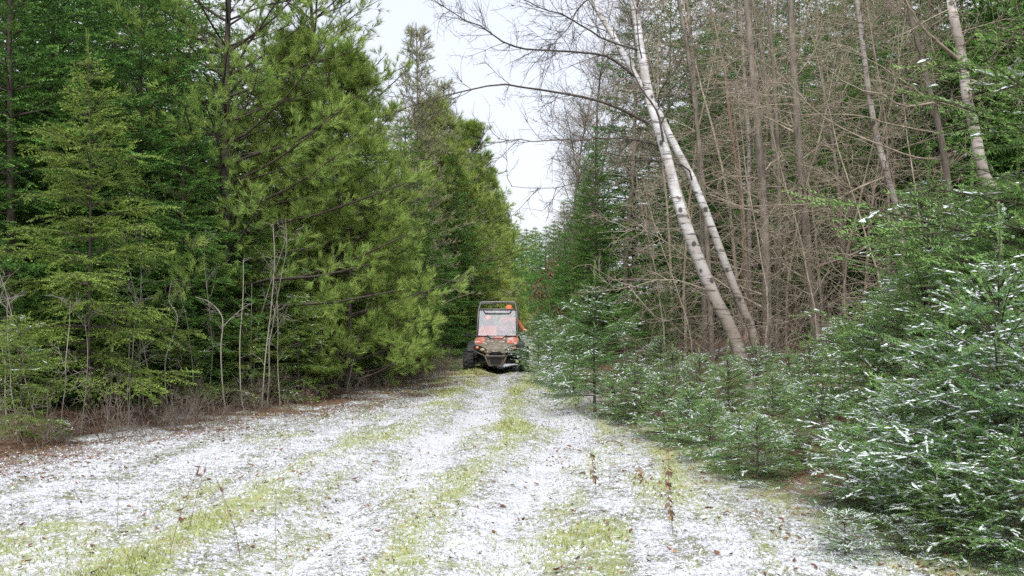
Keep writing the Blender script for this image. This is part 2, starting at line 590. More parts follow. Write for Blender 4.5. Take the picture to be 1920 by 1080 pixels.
def snow_stripes(pos, dirs, lens, rng, w, lift):
    """narrow ridges of snow lying along the tops of shoots"""
    X = nrm(dirs)
    Z = nrm(np.array([0, 0, 1.0]) - X[:, 2:3] * X)
    Y = np.cross(Z, X)
    n = len(pos)
    s0 = rng.uniform(0.0, 0.6, n)
    s1 = np.minimum(s0 + rng.uniform(0.25, 0.65, n), 1.05)
    ww = w * rng.uniform(0.6, 1.35, n)
    rows = []
    for f, a in ((0.0, 0.15), (0.3, 0.9), (0.65, 1.0), (1.0, 0.1)):
        s = s0 + (s1 - s0) * f
        j = rng.uniform(0.7, 1.2, n) * a
        c = pos + X * (lens * s)[:, None] + Z * lift
        rows += [c - Y * (ww * 0.5 * j)[:, None], c + Z * (ww * 0.38 * j)[:, None], c + Y * (ww * 0.5 * j)[:, None]]
    V = np.stack(rows, 1)
    f = []
    for r in range(3):
        for q in range(2):
            a, b = 3 * r + q, 3 * r + q + 1
            f += [(a, b, b + 3), (a, b + 3, a + 3)]
    F = (np.arange(n) * 12)[:, None, None] + np.array(f)[None]
    return V.reshape(-1, 3), F.reshape(-1, 3)


def frost_template(rng, nl):
    """snow caught on top of a shoot: a ragged, feathered ridge of small flakes"""
    tri = []
    for i in range(7):
        x = rng.uniform(0.02, 0.95)
        sd = rng.choice([-1, 1])
        a = math.radians(rng.uniform(15, 60))
        l = nl * rng.uniform(0.55, 1.05)
        b = np.array([x, -sd * 0.02, rng.uniform(0.05, 0.09)])
        t = b + l * np.array([math.cos(a), sd * math.sin(a), rng.uniform(-0.15, 0.25)])
        w_ = rng.uniform(0.05, 0.10)
        wv = np.array([math.sin(a), -sd * math.cos(a), rng.uniform(-0.5, 0.5)]) * w_
        tri.append((b - wv, b + wv, t))
    return np.array(tri), np.zeros((7, 3))


def fir(seed, H, z0, Rmax, sl, pairs, nl, w, whorl, per, twig_sp, mats, top=3, snow=0.0, droop=0.10, lift=0.35,
        bare=0.15, side=0.8, power=0.8, rough=0.22, lean=0.0, trunk_r=None, shade_base=0.35, dead=0, hang=0.35, roll=0.4, leader=0.0):
    """a fir or spruce: trunk with whorled limbs and flat needled sprays; one crown mesh, one trunk mesh"""
    rng = np.random.default_rng(seed)
    temps = [shoot_template(pairs, nl, w, rng, top) for _ in range(4)]
    zs, az, lv = [], [], []
    z = z0
    while z < H * 0.975:
        n = max(3, int(round(per + rng.uniform(-1, 1))))
        o = rng.uniform(0, 6.28)
        for i in range(n):
            zs.append(z + rng.normal() * 0.03 * whorl)
            az.append(o + i * 6.283 / n + rng.normal() * 0.22)
        for i in range(2):
            zs.append(z + rng.uniform(0.2, 0.8) * whorl)
            az.append(rng.uniform(0, 6.28))
        z += whorl * rng.uniform(0.8, 1.2) * (0.55 + 0.45 * (H - z) / H + 0.2)
    zs, az = np.clip(np.array(zs), z0 * 0.9, H * 0.985), np.array(az)
    B = len(zs)
    rel = (H - zs) / (H - z0)
    L = Rmax * rel ** power * rng.uniform(1 - 1.6 * rough, 1 + rough, B) + 0.06
    # the lower limbs are shaded out a little
    L *= 0.80 + 0.20 * sstep(0.0, 0.18, 1 - rel)
    hd = np.stack([np.cos(az), np.sin(az), np.zeros(B)], -1)
    slope = lift + 0.9 * (1 - rel) ** 1.5 - 0.45 * rel + rng.normal(size=B) * 0.07
    wob = rng.uniform(0, 6.28)
    def trunk_at(z):
        t = z / H
        return np.stack([lean * t * t * H + 0.012 * H * np.sin(2.2 * t + wob) * t, 0.010 * H * np.cos(3.1 * t + wob) * t, z], -1)
    base = trunk_at(zs)
    def bpos(i, s):
        l = L[i]
        zz = slope[i] * s - (droop + 0.9 * np.maximum(slope[i], 0) * 0.35) * s * s + 0.16 * np.maximum(rel[i], 0.1) * s ** 3
        return base[i] + hd[i] * (l * s * 0.97)[:, None] + np.array([0, 0, 1.0]) * (l * zz)[:, None]
    def btan(i, s):
        e = 0.02
        return nrm(bpos(i, s + e) - bpos(i, s - e))
    S = 6
    bi = np.repeat(np.arange(B), S)
    bs = np.tile(np.linspace(0, 1, S), B)
    BP = bpos(bi, bs).reshape(B, S, 3)
    br = (0.004 + 0.0075 * L)[:, None] * np.linspace(1, 0.25, S)[None]
    r0 = trunk_r or 0.0075 * H + 0.006
    tp = trunk_at(np.linspace(-0.12, H + leader, 14))[None]
    tr = (r0 * np.clip(1 - np.linspace(0, 1, 14), 0, 1) ** 0.9 + 0.003)[None]
    tr[0, 0] *= 1.35
    wood = [tubes(tp, tr, 8), tubes(BP, br, 3)]
    # twigs on both sides of every limb
    nt = np.maximum(2, (L * (1 - bare) / twig_sp).astype(int))
    ti = np.repeat(np.arange(B), nt * 2)
    k = np.concatenate([np.repeat(np.arange(n), 2) for n in nt])
    ts = bare + (1 - bare) * (k + rng.uniform(0.1, 0.9, len(k))) / np.repeat(nt, nt * 2)
    sd = np.tile([-1.0, 1.0], len(k) // 2)
    tb, tt = bpos(ti, ts), btan(ti, ts)
    lat = nrm(np.cross(tt, np.array([0, 0, 1.0])))
    upn = np.cross(lat, tt)
    an = np.radians(rng.uniform(42, 64, len(ti)))[:, None]
    td = nrm(np.cos(an) * tt + np.sin(an) * sd[:, None] * lat + upn * rng.uniform(-0.20 - 1.2 * hang, 0.12, len(ti))[:, None])
    tl = np.minimum((0.52 * L[ti] * (1.02 - ts) ** 0.75 + 0.5 * sl) * rng.uniform(0.55, 1.12, len(ti)), 0.75)
    if len(ti):
        TP = np.stack([tb, tb + td * tl[:, None]], 1)
        wood.append(tubes(TP, np.full((len(ti), 2), 0.0022 * (sl / 0.1) ** 0.5) * np.array([1.2, 0.5]), 3))
    pos, dr, ln, up, tipv = [], [], [], [], []
    # needles along the limbs themselves
    nb = np.maximum(1, (L * 0.75 / sl).astype(int))
    i = np.repeat(np.arange(B), nb)
    kk = np.concatenate([np.arange(n) for n in nb])
    s = 1 - (kk + 1) * sl / L[i]
    ok = s > bare * 0.7
    i, s = i[ok], s[ok]
    pos.append(bpos(i, s)); dr.append(btan(i, s + 0.05)); ln.append(np.full(len(i), sl * 1.08)); up.append(np.tile([0, 0, 1.0], (len(i), 1))); tipv.append(s)
    # needles along the twigs
    nn = np.maximum(1, np.ceil(tl / sl).astype(int))
    i = np.repeat(np.arange(len(ti)), nn)
    kk = np.concatenate([np.arange(n) for n in nn])
    frac = kk / nn[i]
    pos.append(tb[i] + td[i] * (tl[i] * frac)[:, None]); dr.append(td[i] + 0.05 * rng.normal(size=(len(i), 3)))
    ln.append(tl[i] / nn[i] * 1.08); up.append(upn[i] + roll * rng.normal(size=(len(i), 3))); tipv.append(0.45 * ts[i] + 0.55 * (frac + 1 / nn[i]))
    # side shoots of the twigs
    ns = np.maximum(0, (tl / (sl * side)).astype(int)) * 2
    i = np.repeat(np.arange(len(ti)), ns)
    if len(i):
        f = rng.uniform(0.15, 0.92, len(i))
        sg = rng.choice([-1.0, 1.0], len(i))[:, None]
        l2 = nrm(np.cross(td[i], upn[i]))
        a2 = np.radians(rng.uniform(38, 60, len(i)))[:, None]
        d2 = nrm(np.cos(a2) * td[i] + np.sin(a2) * sg * l2 + upn[i] * rng.uniform(-0.2, 0.25, len(i))[:, None])
        pos.append(tb[i] + td[i] * (tl[i] * f)[:, None]); dr.append(d2)
        ln.append(sl * rng.uniform(0.55, 1.15, len(i))); up.append(upn[i] + roll * rng.normal(size=(len(i), 3))); tipv.append(0.35 * ts[i] + 0.6 * f)
    # the leader
    zl = np.linspace(H * 0.93, H * 0.995 + leader, 5 + int(leader / sl * 2.5))
    for z_ in zl:
        for q in range(3):
            a = rng.uniform(0, 6.28)
            pos.append(trunk_at(np.array([z_]))); dr.append(np.array([[0.25 * math.cos(a), 0.25 * math.sin(a), 1.0]]))
            ln.append(np.array([sl * 0.6])); up.append(np.array([[math.cos(a), math.sin(a), 0.2]])); tipv.append(np.array([2.0]))
    pos, dr, ln, up, tipv = (np.concatenate(v) for v in (pos, dr, ln, up, tipv))
    shade = np.clip(shade_base + 0.75 * (tipv - 0.5) + 0.30 * np.clip(pos[:, 2] / H, 0, 1) ** 2 + 0.22 * rng.normal(size=len(pos)), 0, 1)  # tips paler: new growth plus light put into the colour; inner needles painted shaded
    V, F, A = stamp(temps, pos, dr, up, ln, shade, rng)
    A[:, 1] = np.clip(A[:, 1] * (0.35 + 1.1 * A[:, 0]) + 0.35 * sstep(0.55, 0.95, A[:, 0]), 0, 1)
    if dead:
        n = dead
        zz = rng.uniform(0.25, z0 + 0.4, n)
        P = grow(rng, trunk_at(zz), np.stack([np.cos(a := rng.uniform(0, 6.28, n)), np.sin(a), rng.uniform(-0.2, 0.3, n)], -1), rng.uniform(0.3, 0.9, n) * Rmax, 5, 0.15, -0.03)
        wood.append(tubes(P, np.full((n, 5), 0.006) * np.linspace(1, 0.35, 5), 3))
        c, d = offshoots(rng, P, 5, 0.25, 0.95, 45)
        P2 = grow(rng, c, d, rng.uniform(0.08, 0.3, len(c)), 3, 0.15, 0)
        wood.append(tubes(P2, np.full((len(c), 3), 0.0025) * np.linspace(1, 0.5, 3), 3))
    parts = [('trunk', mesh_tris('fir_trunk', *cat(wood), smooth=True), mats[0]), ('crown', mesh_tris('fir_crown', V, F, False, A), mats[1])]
    if snow:
        expo = sstep(0.3, 0.8, tipv)
        ptch = sstep(0.48, 0.58, fbm(pos[:, 0] * 3.1 + seed, pos[:, 1] * 3.1 + pos[:, 2] * 2.3, seed, 2))
        m = (rng.random(len(pos)) < np.clip(snow * (0.06 + 0.94 * expo) * (0.06 + 2.6 * ptch), 0, 0.9)) & (nrm(dr)[:, 2] < 0.55)
        frost = [frost_template(rng, nl) for _ in range(5)]
        upz = nrm(up[m]) * 0.3 + np.array([0, 0, 1.0])
        sv, sf, _ = stamp(frost, pos[m], dr[m], upz, ln[m], np.ones(m.sum()), rng)
        sv, sf = cat([(sv, sf), snow_stripes(pos[m], dr[m], ln[m], rng, 0.105 * sl, 0.035 * sl)])
        parts.append(('snow_cover', mesh_tris('snow_cover', sv, sf), M['frost']))
    return parts


def grow(rng, pos, dirs, lens, S, wiggle, trop):
    d = nrm(dirs)
    P = [pos]
    st = (np.asarray(lens) / (S - 1))[:, None]
    for i in range(S - 1):
        P.append(P[-1] + d * st)
        d = nrm(d + wiggle * rng.normal(size=d.shape) + np.array([0, 0, trop]))
    return np.stack(P, 1)


def offshoots(rng, P, n, t0, t1, ang, flat=0.0, spread=12):
    """n side starts per path -> points and directions"""
    B, S, _ = P.shape
    b = np.repeat(np.arange(B), n)
    t = rng.uniform(t0, t1, len(b)) * (S - 1)
    i = np.minimum(t.astype(int), S - 2)
    f = (t - i)[:, None]
    p = P[b, i] * (1 - f) + P[b, i + 1] * f
    T = nrm(P[b, i + 1] - P[b, i])
    r = rng.normal(size=T.shape)
    r[:, 2] *= 1 - flat
    r = nrm(r - (r * T).sum(-1, keepdims=True) * T)
    a = np.radians(ang + rng.normal(size=len(b)) * spread)[:, None]
    return p, nrm(np.cos(a) * T + np.sin(a) * r)


def pine(seed, H, z0, Rmax, mats, tufts=24, tw=0.035, tl=0.11, whorl=0.5, per=5, power=0.6, up0=0.45, dens=1.0, rough=0.25, trunk_r=None, twig_r=0.0032):
    """a white pine: upswept limbs carrying brushes of long needles"""
    rng = np.random.default_rng(seed)
    temps = [tuft_template(tufts, tw, rng) for _ in range(4)]
    zs, az = [], []
    z = z0
    while z < H * 0.97:
        o = rng.uniform(0, 6.28)
        n = int(per + rng.integers(-1, 2))
        for i in range(n):
            zs.append(z + rng.normal() * 0.04)
            az.append(o + i * 6.283 / n + rng.normal() * 0.25)
        z += whorl * rng.uniform(0.7, 1.2)
    zs, az = np.array(zs), np.array(az)
    rel = np.clip((H - zs) / (H - z0), 0.02, 1)
    L = Rmax * rel ** power * rng.uniform(1 - 1.5 * rough, 1 + rough, len(zs)) + 0.12
    dirs = np.stack([np.cos(az), np.sin(az), up0 + 0.5 * (1 - rel) - 0.35 * rel], -1)
    tz = np.linspace(-0.12, H, 12)
    ph = rng.uniform(0, 6.28)
    tpath = np.stack([0.015 * H * np.sin(tz / H * 3 + ph) * tz / H, 0.012 * H * np.cos(tz / H * 4 + ph) * tz / H, tz], -1)
    base = np.stack([np.interp(zs, tz, tpath[:, q]) for q in range(3)], -1)
    P1 = grow(rng, base, dirs, L, 7, 0.09, 0.05)
    r0 = trunk_r or 0.012 * H
    wood = [tubes(tpath[None], (r0 * np.linspace(1.1, 0.12, 12) + 0.003)[None], 8),
            tubes(P1, (0.006 + 0.009 * L)[:, None] * np.linspace(1, 0.3, 7)[None], 4)]
    n2 = max(3, int(9 * dens))
    c, d = offshoots(rng, P1, n2, 0.25, 0.98, 48, 0.5)
    l2 = rng.uniform(0.16, 0.42, len(c)) * np.repeat(np.clip(L, 0.35, 1.6), n2) ** 0.6
    P2 = grow(rng, c, d, l2, 4, 0.12, 0.10)
    wood.append(tubes(P2, np.full((len(c), 4), twig_r) * np.linspace(1.2, 0.6, 4), 3))
    n3 = max(2, int(3 * dens))
    c3, d3 = offshoots(rng, P2, n3, 0.3, 0.95, 42, 0.3)
    P3 = grow(rng, c3, d3, rng.uniform(0.06, 0.17, len(c3)), 3, 0.1, 0.15)
    wood.append(tubes(P3[:, ::2], np.full((len(c3), 2), twig_r * 0.7) * np.array([1.1, 0.6]), 3))
    pos = np.concatenate([P1[:, -1], P2[:, -1], P2[:, -2], P3[:, -1], P3[:, 1]])
    dr = np.concatenate([P1[:, -1] - P1[:, -2], P2[:, -1] - P2[:, -2], P2[:, -2] - P2[:, -3], P3[:, -1] - P3[:, -2], P3[:, 1] - P3[:, 0]])
    dr = nrm(dr) + np.array([0, 0, 0.25])
    ln = tl * rng.uniform(0.75, 1.2, len(pos))
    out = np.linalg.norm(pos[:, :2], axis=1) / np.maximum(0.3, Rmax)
    shade = np.clip(0.25 + 0.5 * out + 0.22 * rng.normal(size=len(pos)), 0, 1)  # outer tufts paler, inner ones darker: shading put into the needle colour
    V, F, A = stamp(temps, pos, dr, rng.normal(size=pos.shape), ln, shade, rng)
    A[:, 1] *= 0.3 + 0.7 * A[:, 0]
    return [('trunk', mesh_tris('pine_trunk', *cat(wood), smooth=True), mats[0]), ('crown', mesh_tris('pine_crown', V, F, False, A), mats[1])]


def bare(seed, H, r0, mats, n1=14, l1=(0.8, 1.8), a1=60, n2=7, l2=(0.25, 0.6), n3=3, l3=(0.08, 0.25), t0=0.15, wig=0.10, trop=0.02, lean=0.03,
         flat=0.3, stems=1, leaves=0, r1=0.35, path=None, twig=0.0022, taper=0.12, twig_mat=None, leafsize=0.07):
    """a leafless tree or shrub: stems, limbs and fine twigs"""
    rng = np.random.default_rng(seed)
    a = rng.uniform(0, 6.28, stems)
    d0 = np.stack([lean * np.cos(a) * (1 + 2 * (stems > 1)), lean * np.sin(a) * (1 + 2 * (stems > 1)), np.ones(stems)], -1)
    st = np.zeros((stems, 3))
    st[:, 2] = -0.08
    if stems > 1:
        st[:, :2] = rng.normal(size=(stems, 2)) * 0.05 * H
    if path is None:
        P0 = grow(rng, st, d0, H * rng.uniform(0.75 if stems > 1 else 1.0, 1.0, stems), 12, wig * 0.45, 0.03)
    else:
        P0 = path[None]
    S0 = P0.shape[1]
    trunk = [tubes(P0, np.full((len(P0), S0), r0) * np.linspace(1, taper, S0), 8 if stems == 1 else 5)]
    c, d = offshoots(rng, P0, n1, t0, 0.98, a1, flat)
    tt = np.clip(c[:, 2] / H, 0, 1)
    L1 = rng.uniform(*l1, len(c)) * (1.1 - 0.65 * tt)
    P1 = grow(rng, c, d, L1, 6, wig, trop)
    rr = np.clip(r0 * r1 * (1.1 - 0.7 * tt) * (L1 / np.mean(l1)) ** 0.5, 0.0025, None)
    br = [tubes(P1, rr[:, None] * np.linspace(1, 0.3, 6)[None], 4)]
    last = P1
    if n2:
        c, d = offshoots(rng, P1, n2, 0.2, 1.0, 48, flat * 0.5)
        P2 = grow(rng, c, d, rng.uniform(*l2, len(c)), 4, wig * 1.2, trop)
        br.append(tubes(P2, np.full((len(c), 4), twig * 1.5) * np.linspace(1.1, 0.5, 4), 3))
        last = P2
    if n3:
        c, d = offshoots(rng, P2, n3, 0.15, 1.0, 45, 0)
        P3 = grow(rng, c, d, rng.uniform(*l3, len(c)), 3, wig * 1.2, trop)
        br.append(tubes(P3, np.full((len(c), 3), twig) * np.linspace(1, 0.5, 3), 3))
        last = P3
    parts = [('trunk', mesh_tris('bare_trunk', *cat(trunk), smooth=True), mats[0]),
             ('branches', mesh_tris('bare_branches', *cat(br), smooth=True), twig_mat or mats[0])]
    if leaves:
        p = last[:, 1:].reshape(-1, 3)
        p = p[rng.choice(len(p), min(leaves, len(p)), replace=False)]
        V, F, A = leaf_scatter(rng, p, leafsize, hang=True)
        parts.append(('dead_leaves', mesh_tris('dead_leaves', V, F, False, A), M['leaf']))
    return parts


LEAF = np.array([(0, 0, 0), (0.35, 0.30, 0.10), (0.40, 0, 0.0), (0.35, -0.30, 0.14), (0.75, 0.22, 0.22), (0.8, 0, 0.10), (0.75, -0.22, 0.2), (1.05, 0, 0.28)])
LEAF_F = np.array([(0, 2, 1), (0, 3, 2), (1, 2, 5), (1, 5, 4), (2, 3, 6), (2, 6, 5), (4, 5, 7), (5, 6, 7)])
ORD = ('first second third fourth fifth sixth seventh eighth ninth tenth eleventh twelfth thirteenth fourteenth fifteenth sixteenth seventeenth eighteenth nineteenth twentieth '
       'twenty-first twenty-second twenty-third twenty-fourth twenty-fifth twenty-sixth twenty-seventh twenty-eighth').split()


def ranked(rows, key):
    """rows in the order they can be counted in the picture, each with its ordinal word"""
    return [(ORD[i], *r) for i, r in enumerate(sorted(rows, key=key))]



def leaf_scatter(rng, p, size, hang=False):
    n = len(p)
    X = rng.normal(size=(n, 3))
    X[:, 2] = X[:, 2] * 0.12 - (1.2 if hang else 0)
    X = nrm(X)
    up = rng.normal(size=(n, 3)) * (1.0 if hang else 0.22) + np.array([0, 0, 1.0])
    Z = nrm(up - (up * X).sum(-1, keepdims=True) * X)
    Y = np.cross(Z, X)
    s = size * rng.uniform(0.55, 1.25, n)[:, None, None]
    curl = rng.uniform(0.3, 1.8, n)[:, None, None]
    V = p[:, None] + s * (LEAF[None, :, 0:1] * X[:, None] + LEAF[None, :, 1:2] * Y[:, None] * rng.uniform(0.7, 1.2, n)[:, None, None] + curl * LEAF[None, :, 2:3] * Z[:, None])
    F = (np.arange(n) * 8)[:, None, None] + LEAF_F[None]
    A = np.repeat(rng.random((n, 1, 3)), 8, 1)
    return V.reshape(-1, 3), F.reshape(-1, 3), A.reshape(-1, 3)


def place(kind, name, x, y, label, category='tree', group=None, s=1.0, rz=None, tilt=(0, 0), z=None):
    """one individual: an Empty at the foot with its own trunk, crown ... sharing mesh data with its kind"""
    zz = float(gz(x, y)) - 0.02 if z is None else z
    root = empty(name, (x, y, zz), RNG.uniform(0, 6.28) if rz is None else rz, s, tilt)
    tag(root, label, category, group)
    for nm, me, mat in kind:
        o = link(nm, me, mat, root)
        if nm in ('snow_cover', 'branches', 'dead_leaves', 'dry_leaves'):
            tag(o, kind='stuff')
    return root


# ------------------------------------------------------------------ the kinds
FM = (M['bark'], M['fir'])
K = {}
# forest firs: middle distance
K['fir_a'] = fir(1, 8.5, 0.35, 2.1, 0.20, 5, 0.24, 0.11, 0.37, 6, 0.16, FM, top=3, dead=14)
K['fir_b'] = fir(2, 8.0, 0.3, 2.25, 0.20, 5, 0.24, 0.11, 0.40, 6, 0.165, FM, top=3, droop=0.18, rough=0.28, dead=12)
K['fir_c'] = fir(3, 9.5, 0.6, 2.0, 0.21, 5, 0.24, 0.105, 0.38, 6, 0.165, FM, top=3, lift=0.22, rough=0.3, dead=20)
# far firs
K['far_a'] = fir(4, 9.0, 0.3, 2.0, 0.30, 3, 0.28, 0.13, 0.44, 6, 0.24, FM, top=2)
K['far_b'] = fir(5, 8.6, 0.3, 2.2, 0.30, 3, 0.28, 0.13, 0.44, 6, 0.24, FM, top=2, droop=0.2, rough=0.3)
# the yellow-green fir sapling at the edge of the wood
K['sapling'] = fir(6, 4.75, 0.75, 1.30, 0.165, 6, 0.20, 0.085, 0.25, 6, 0.10, (M['bark'], M['sapling']), top=4, droop=0.24, lift=0.42, rough=0.45, bare=0.15, trunk_r=0.028, shade_base=0.45, dead=10, hang=0.45, leader=0.3)
K['small_green'] = fir(7, 2.4, 0.25, 0.95, 0.15, 6, 0.22, 0.085, 0.26, 5, 0.11, (M['bark'], M['sapling']), top=4, droop=0.2, rough=0.35, power=0.6, snow=0.12)
# young snowy firs
SM = (M['bark'], M['shrub'])
K['young_a'] = fir(8, 2.1, 0.22, 1.20, 0.185, 9, 0.165, 0.050, 0.225, 6, 0.125, SM, top=4, snow=0.34, lift=0.52, power=0.80, side=0.85, leader=0.30, roll=0.3)
K['young_b'] = fir(9, 1.4, 0.16, 0.95, 0.175, 9, 0.165, 0.050, 0.19, 6, 0.12, SM, top=4, snow=0.85, lift=0.48, power=0.70, side=0.85, leader=0.18, roll=0.3)
K['young_c'] = fir(10, 3.0, 0.3, 1.45, 0.200, 9, 0.165, 0.050, 0.27, 6, 0.135, SM, top=4, snow=0.13, lift=0.56, power=0.80, side=0.85, leader=0.38, roll=0.3)
K['front'] = fir(11, 1.85, 0.18, 1.2, 0.175, 13, 0.165, 0.036, 0.21, 6, 0.12, SM, top=7, snow=0.55, lift=0.56, power=0.75, side=0.8, leader=0.38, roll=0.3)
K['seedling'] = fir(12, 0.75, 0.06, 0.60, 0.14, 12, 0.17, 0.036, 0.12, 5, 0.10, SM, top=6, snow=1.2, lift=0.20, power=0.5, side=0.8, roll=0.3)
# pines
PM = (M['bark'], M['pine'])
K['pine_tall'] = pine(20, 11.0, 1.4, 2.8, PM, tufts=15, tw=0.042, tl=0.155, whorl=0.44, per=6, dens=1.15, trunk_r=0.085)
K['pine_young'] = pine(21, 6.2, 0.3, 1.75, PM, tufts=16, tw=0.042, tl=0.155, whorl=0.40, per=6, dens=1.35, power=0.60, trunk_r=0.045, rough=0.36)
K['pine_sparse'] = pine(22, 10.0, 1.5, 1.9, (M['greybark'], M['sparse']), tufts=8, tw=0.055, tl=0.13, whorl=0.40, per=6, dens=0.7, power=0.85, twig_r=0.006, trunk_r=0.06)
# leafless trees
K['thicket_a'] = bare(30, 7.5, 0.028, (M['deadwood'],), n1=46, l1=(0.8, 2.2), a1=84, n2=6, l2=(0.2, 0.6), n3=2, l3=(0.08, 0.25), t0=0.06, wig=0.13, trop=-0.01, twig=0.0026)
K['thicket_b'] = bare(31, 8.5, 0.034, (M['deadwood'],), n1=46, l1=(0.9, 2.3), a1=78, n2=6, l2=(0.2, 0.7), n3=2, l3=(0.1, 0.3), t0=0.08, wig=0.14, trop=0.0, twig=0.0026)
K['thicket_c'] = bare(32, 6.0, 0.02, (M['deadwood'],), n1=44, l1=(0.6, 1.5), a1=66, n2=7, l2=(0.2, 0.6), n3=3, l3=(0.08, 0.25), t0=0.05, wig=0.16, trop=0.02, twig=0.0024)
K['aspen'] = bare(33, 11.0, 0.085, (M['greybark'],), n1=40, l1=(0.9, 2.4), a1=46, n2=9, l2=(0.3, 0.9), n3=4, l3=(0.12, 0.4), t0=0.30, wig=0.12, trop=0.04, twig=0.0040)
K['stem_a'] = bare(34, 2.6, 0.011, (M['palestem'],), n1=7, l1=(0.3, 0.8), a1=42, n2=3, l2=(0.1, 0.3), n3=2, l3=(0.05, 0.15), t0=0.35, wig=0.14, trop=0.06, r1=0.5, taper=0.3)
K['stem_b'] = bare(35, 3.2, 0.012, (M['palestem'],), n1=9, l1=(0.3, 0.9), a1=38, n2=3, l2=(0.1, 0.35), n3=2, l3=(0.05, 0.15), t0=0.3, wig=0.16, trop=0.07, r1=0.5, taper=0.3)
K['stem_c'] = bare(36, 1.8, 0.009, (M['palestem'],), n1=8, l1=(0.2, 0.6), a1=45, n2=3, l2=(0.1, 0.25), n3=2, l3=(0.05, 0.12), t0=0.25, wig=0.18, trop=0.05, r1=0.5, taper=0.3)
K['brush_a'] = bare(37, 0.9, 0.0042, (M['brush'],), n1=4, l1=(0.2, 0.5), a1=40, n2=3, l2=(0.08, 0.22), n3=1, l3=(0.03, 0.1), t0=0.15, wig=0.20, trop=0.02, stems=7, lean=0.18, r1=0.6, twig=0.0017, taper=0.4)
K['brush_b'] = bare(38, 0.65, 0.0042, (M['brush'],), n1=4, l1=(0.15, 0.45), a1=50, n2=3, l2=(0.08, 0.2), n3=1, l3=(0.03, 0.1), t0=0.1, wig=0.24, trop=-0.02, stems=7, lean=0.28, r1=0.6, twig=0.0017, taper=0.4)
K['beech'] = bare(39, 2.8, 0.02, (M['greybark'],), n1=16, l1=(0.4, 1.0), a1=55, n2=5, l2=(0.15, 0.4), n3=2, l3=(0.06, 0.15), t0=0.2, wig=0.14, trop=0.03, leaves=520, leafsize=0.085)

# ------------------------------------------------------------------ the wood: named trees first
def at(p, Y):
    return (p - 960.0) / FPX * Y


# left side -------------------------------------------------------------
place(K['sapling'], 'fir_tree', at(165, 14.0), 14.0, 'slender yellow-green fir sapling standing in front of the dark wood', s=1.02, rz=0.6)
place(K['pine_tall'], 'pine_tree', at(428, 18.5), 18.5, 'tall white pine with dark trunk behind the pale bare stems', s=1.0, rz=1.0)
place(K['pine_tall'], 'pine_tree', at(590, 22.5), 22.5, 'tall thin-topped white pine standing out against the white sky', s=0.95, rz=3.9)
place(K['pine_young'], 'pine_tree', at(655, 19.8), 19.8, 'bushy light green young pine beside the trail, before the dark fir', s=0.98, rz=2.0)
place(K['pine_young'], 'pine_tree', at(545, 20.5), 20.5, 'light green young pine with its top under the tall pine limbs', s=1.05, rz=4.4)
place(K['pine_young'], 'pine_tree', at(715, 22.8), 22.8, 'small light green pine crowding the dark fir by the trail', s=0.58, rz=0.4)
place(K['fir_b'], 'fir_tree', at(765, 27.5), 27.5, 'dark green fir left of the vehicle, in front of the sparse grey-topped pine', s=0.80, rz=1.1)
place(K['pine_sparse'], 'pine_tree', at(775, 31.0), 31.0, 'sparse grey-green pine whose thin pointed top shows against the sky', s=0.985, rz=0.3)
place(K['fir_a'], 'fir_tree', at(25, 15.5), 15.5, 'dark fir at the left border of the picture', s=1.05, rz=0.2)
place(K['fir_c'], 'fir_tree', at(95, 17.0), 17.0, 'dark fir just left behind the yellow-green sapling', s=0.95, rz=2.5)
place(K['fir_a'], 'fir_tree', at(255, 17.5), 17.5, 'dark fir just right behind the yellow-green sapling', s=0.95, rz=4.0)
place(K['fir_b'], 'fir_tree', at(340, 17.0), 17.0, 'low dark fir between the yellow-green sapling and the tall pine trunk', s=0.62, rz=5.0)
place(K['fir_b'], 'fir_tree', at(490, 18.6), 18.6, 'low dark fir right of the tall pine trunk behind bare stems', s=0.48, rz=0.9)
place(K['fir_c'], 'fir_tree', at(605, 20.8), 20.8, 'dark fir filling the shade under the young pines', s=0.40, rz=1.9)
place(K['small_green'], 'fir_tree', at(560, 18.2), 18.2, 'small fir with spreading low boughs at the edge of the snow', s=0.75, rz=0.2)
place(K['small_green'], 'fir_tree', at(455, 17.2), 17.2, 'small yellow-green fir under the forked pale stem', s=0.62, rz=1.2)
place(K['small_green'], 'fir_tree', at(40, 12.6), 12.6, 'small pale fir with snow-dusted tips at the left border', s=0.62, rz=2.2)
place(K['small_green'], 'fir_tree', at(330, 15.8), 15.8, 'small fir with thin boughs among the pale bare stems', s=0.62, rz=3.2)
place(K['small_green'], 'fir_tree', at(700, 21.6), 21.6, 'little fir in the brown brush beside the trail', s=0.42, rz=3.0)

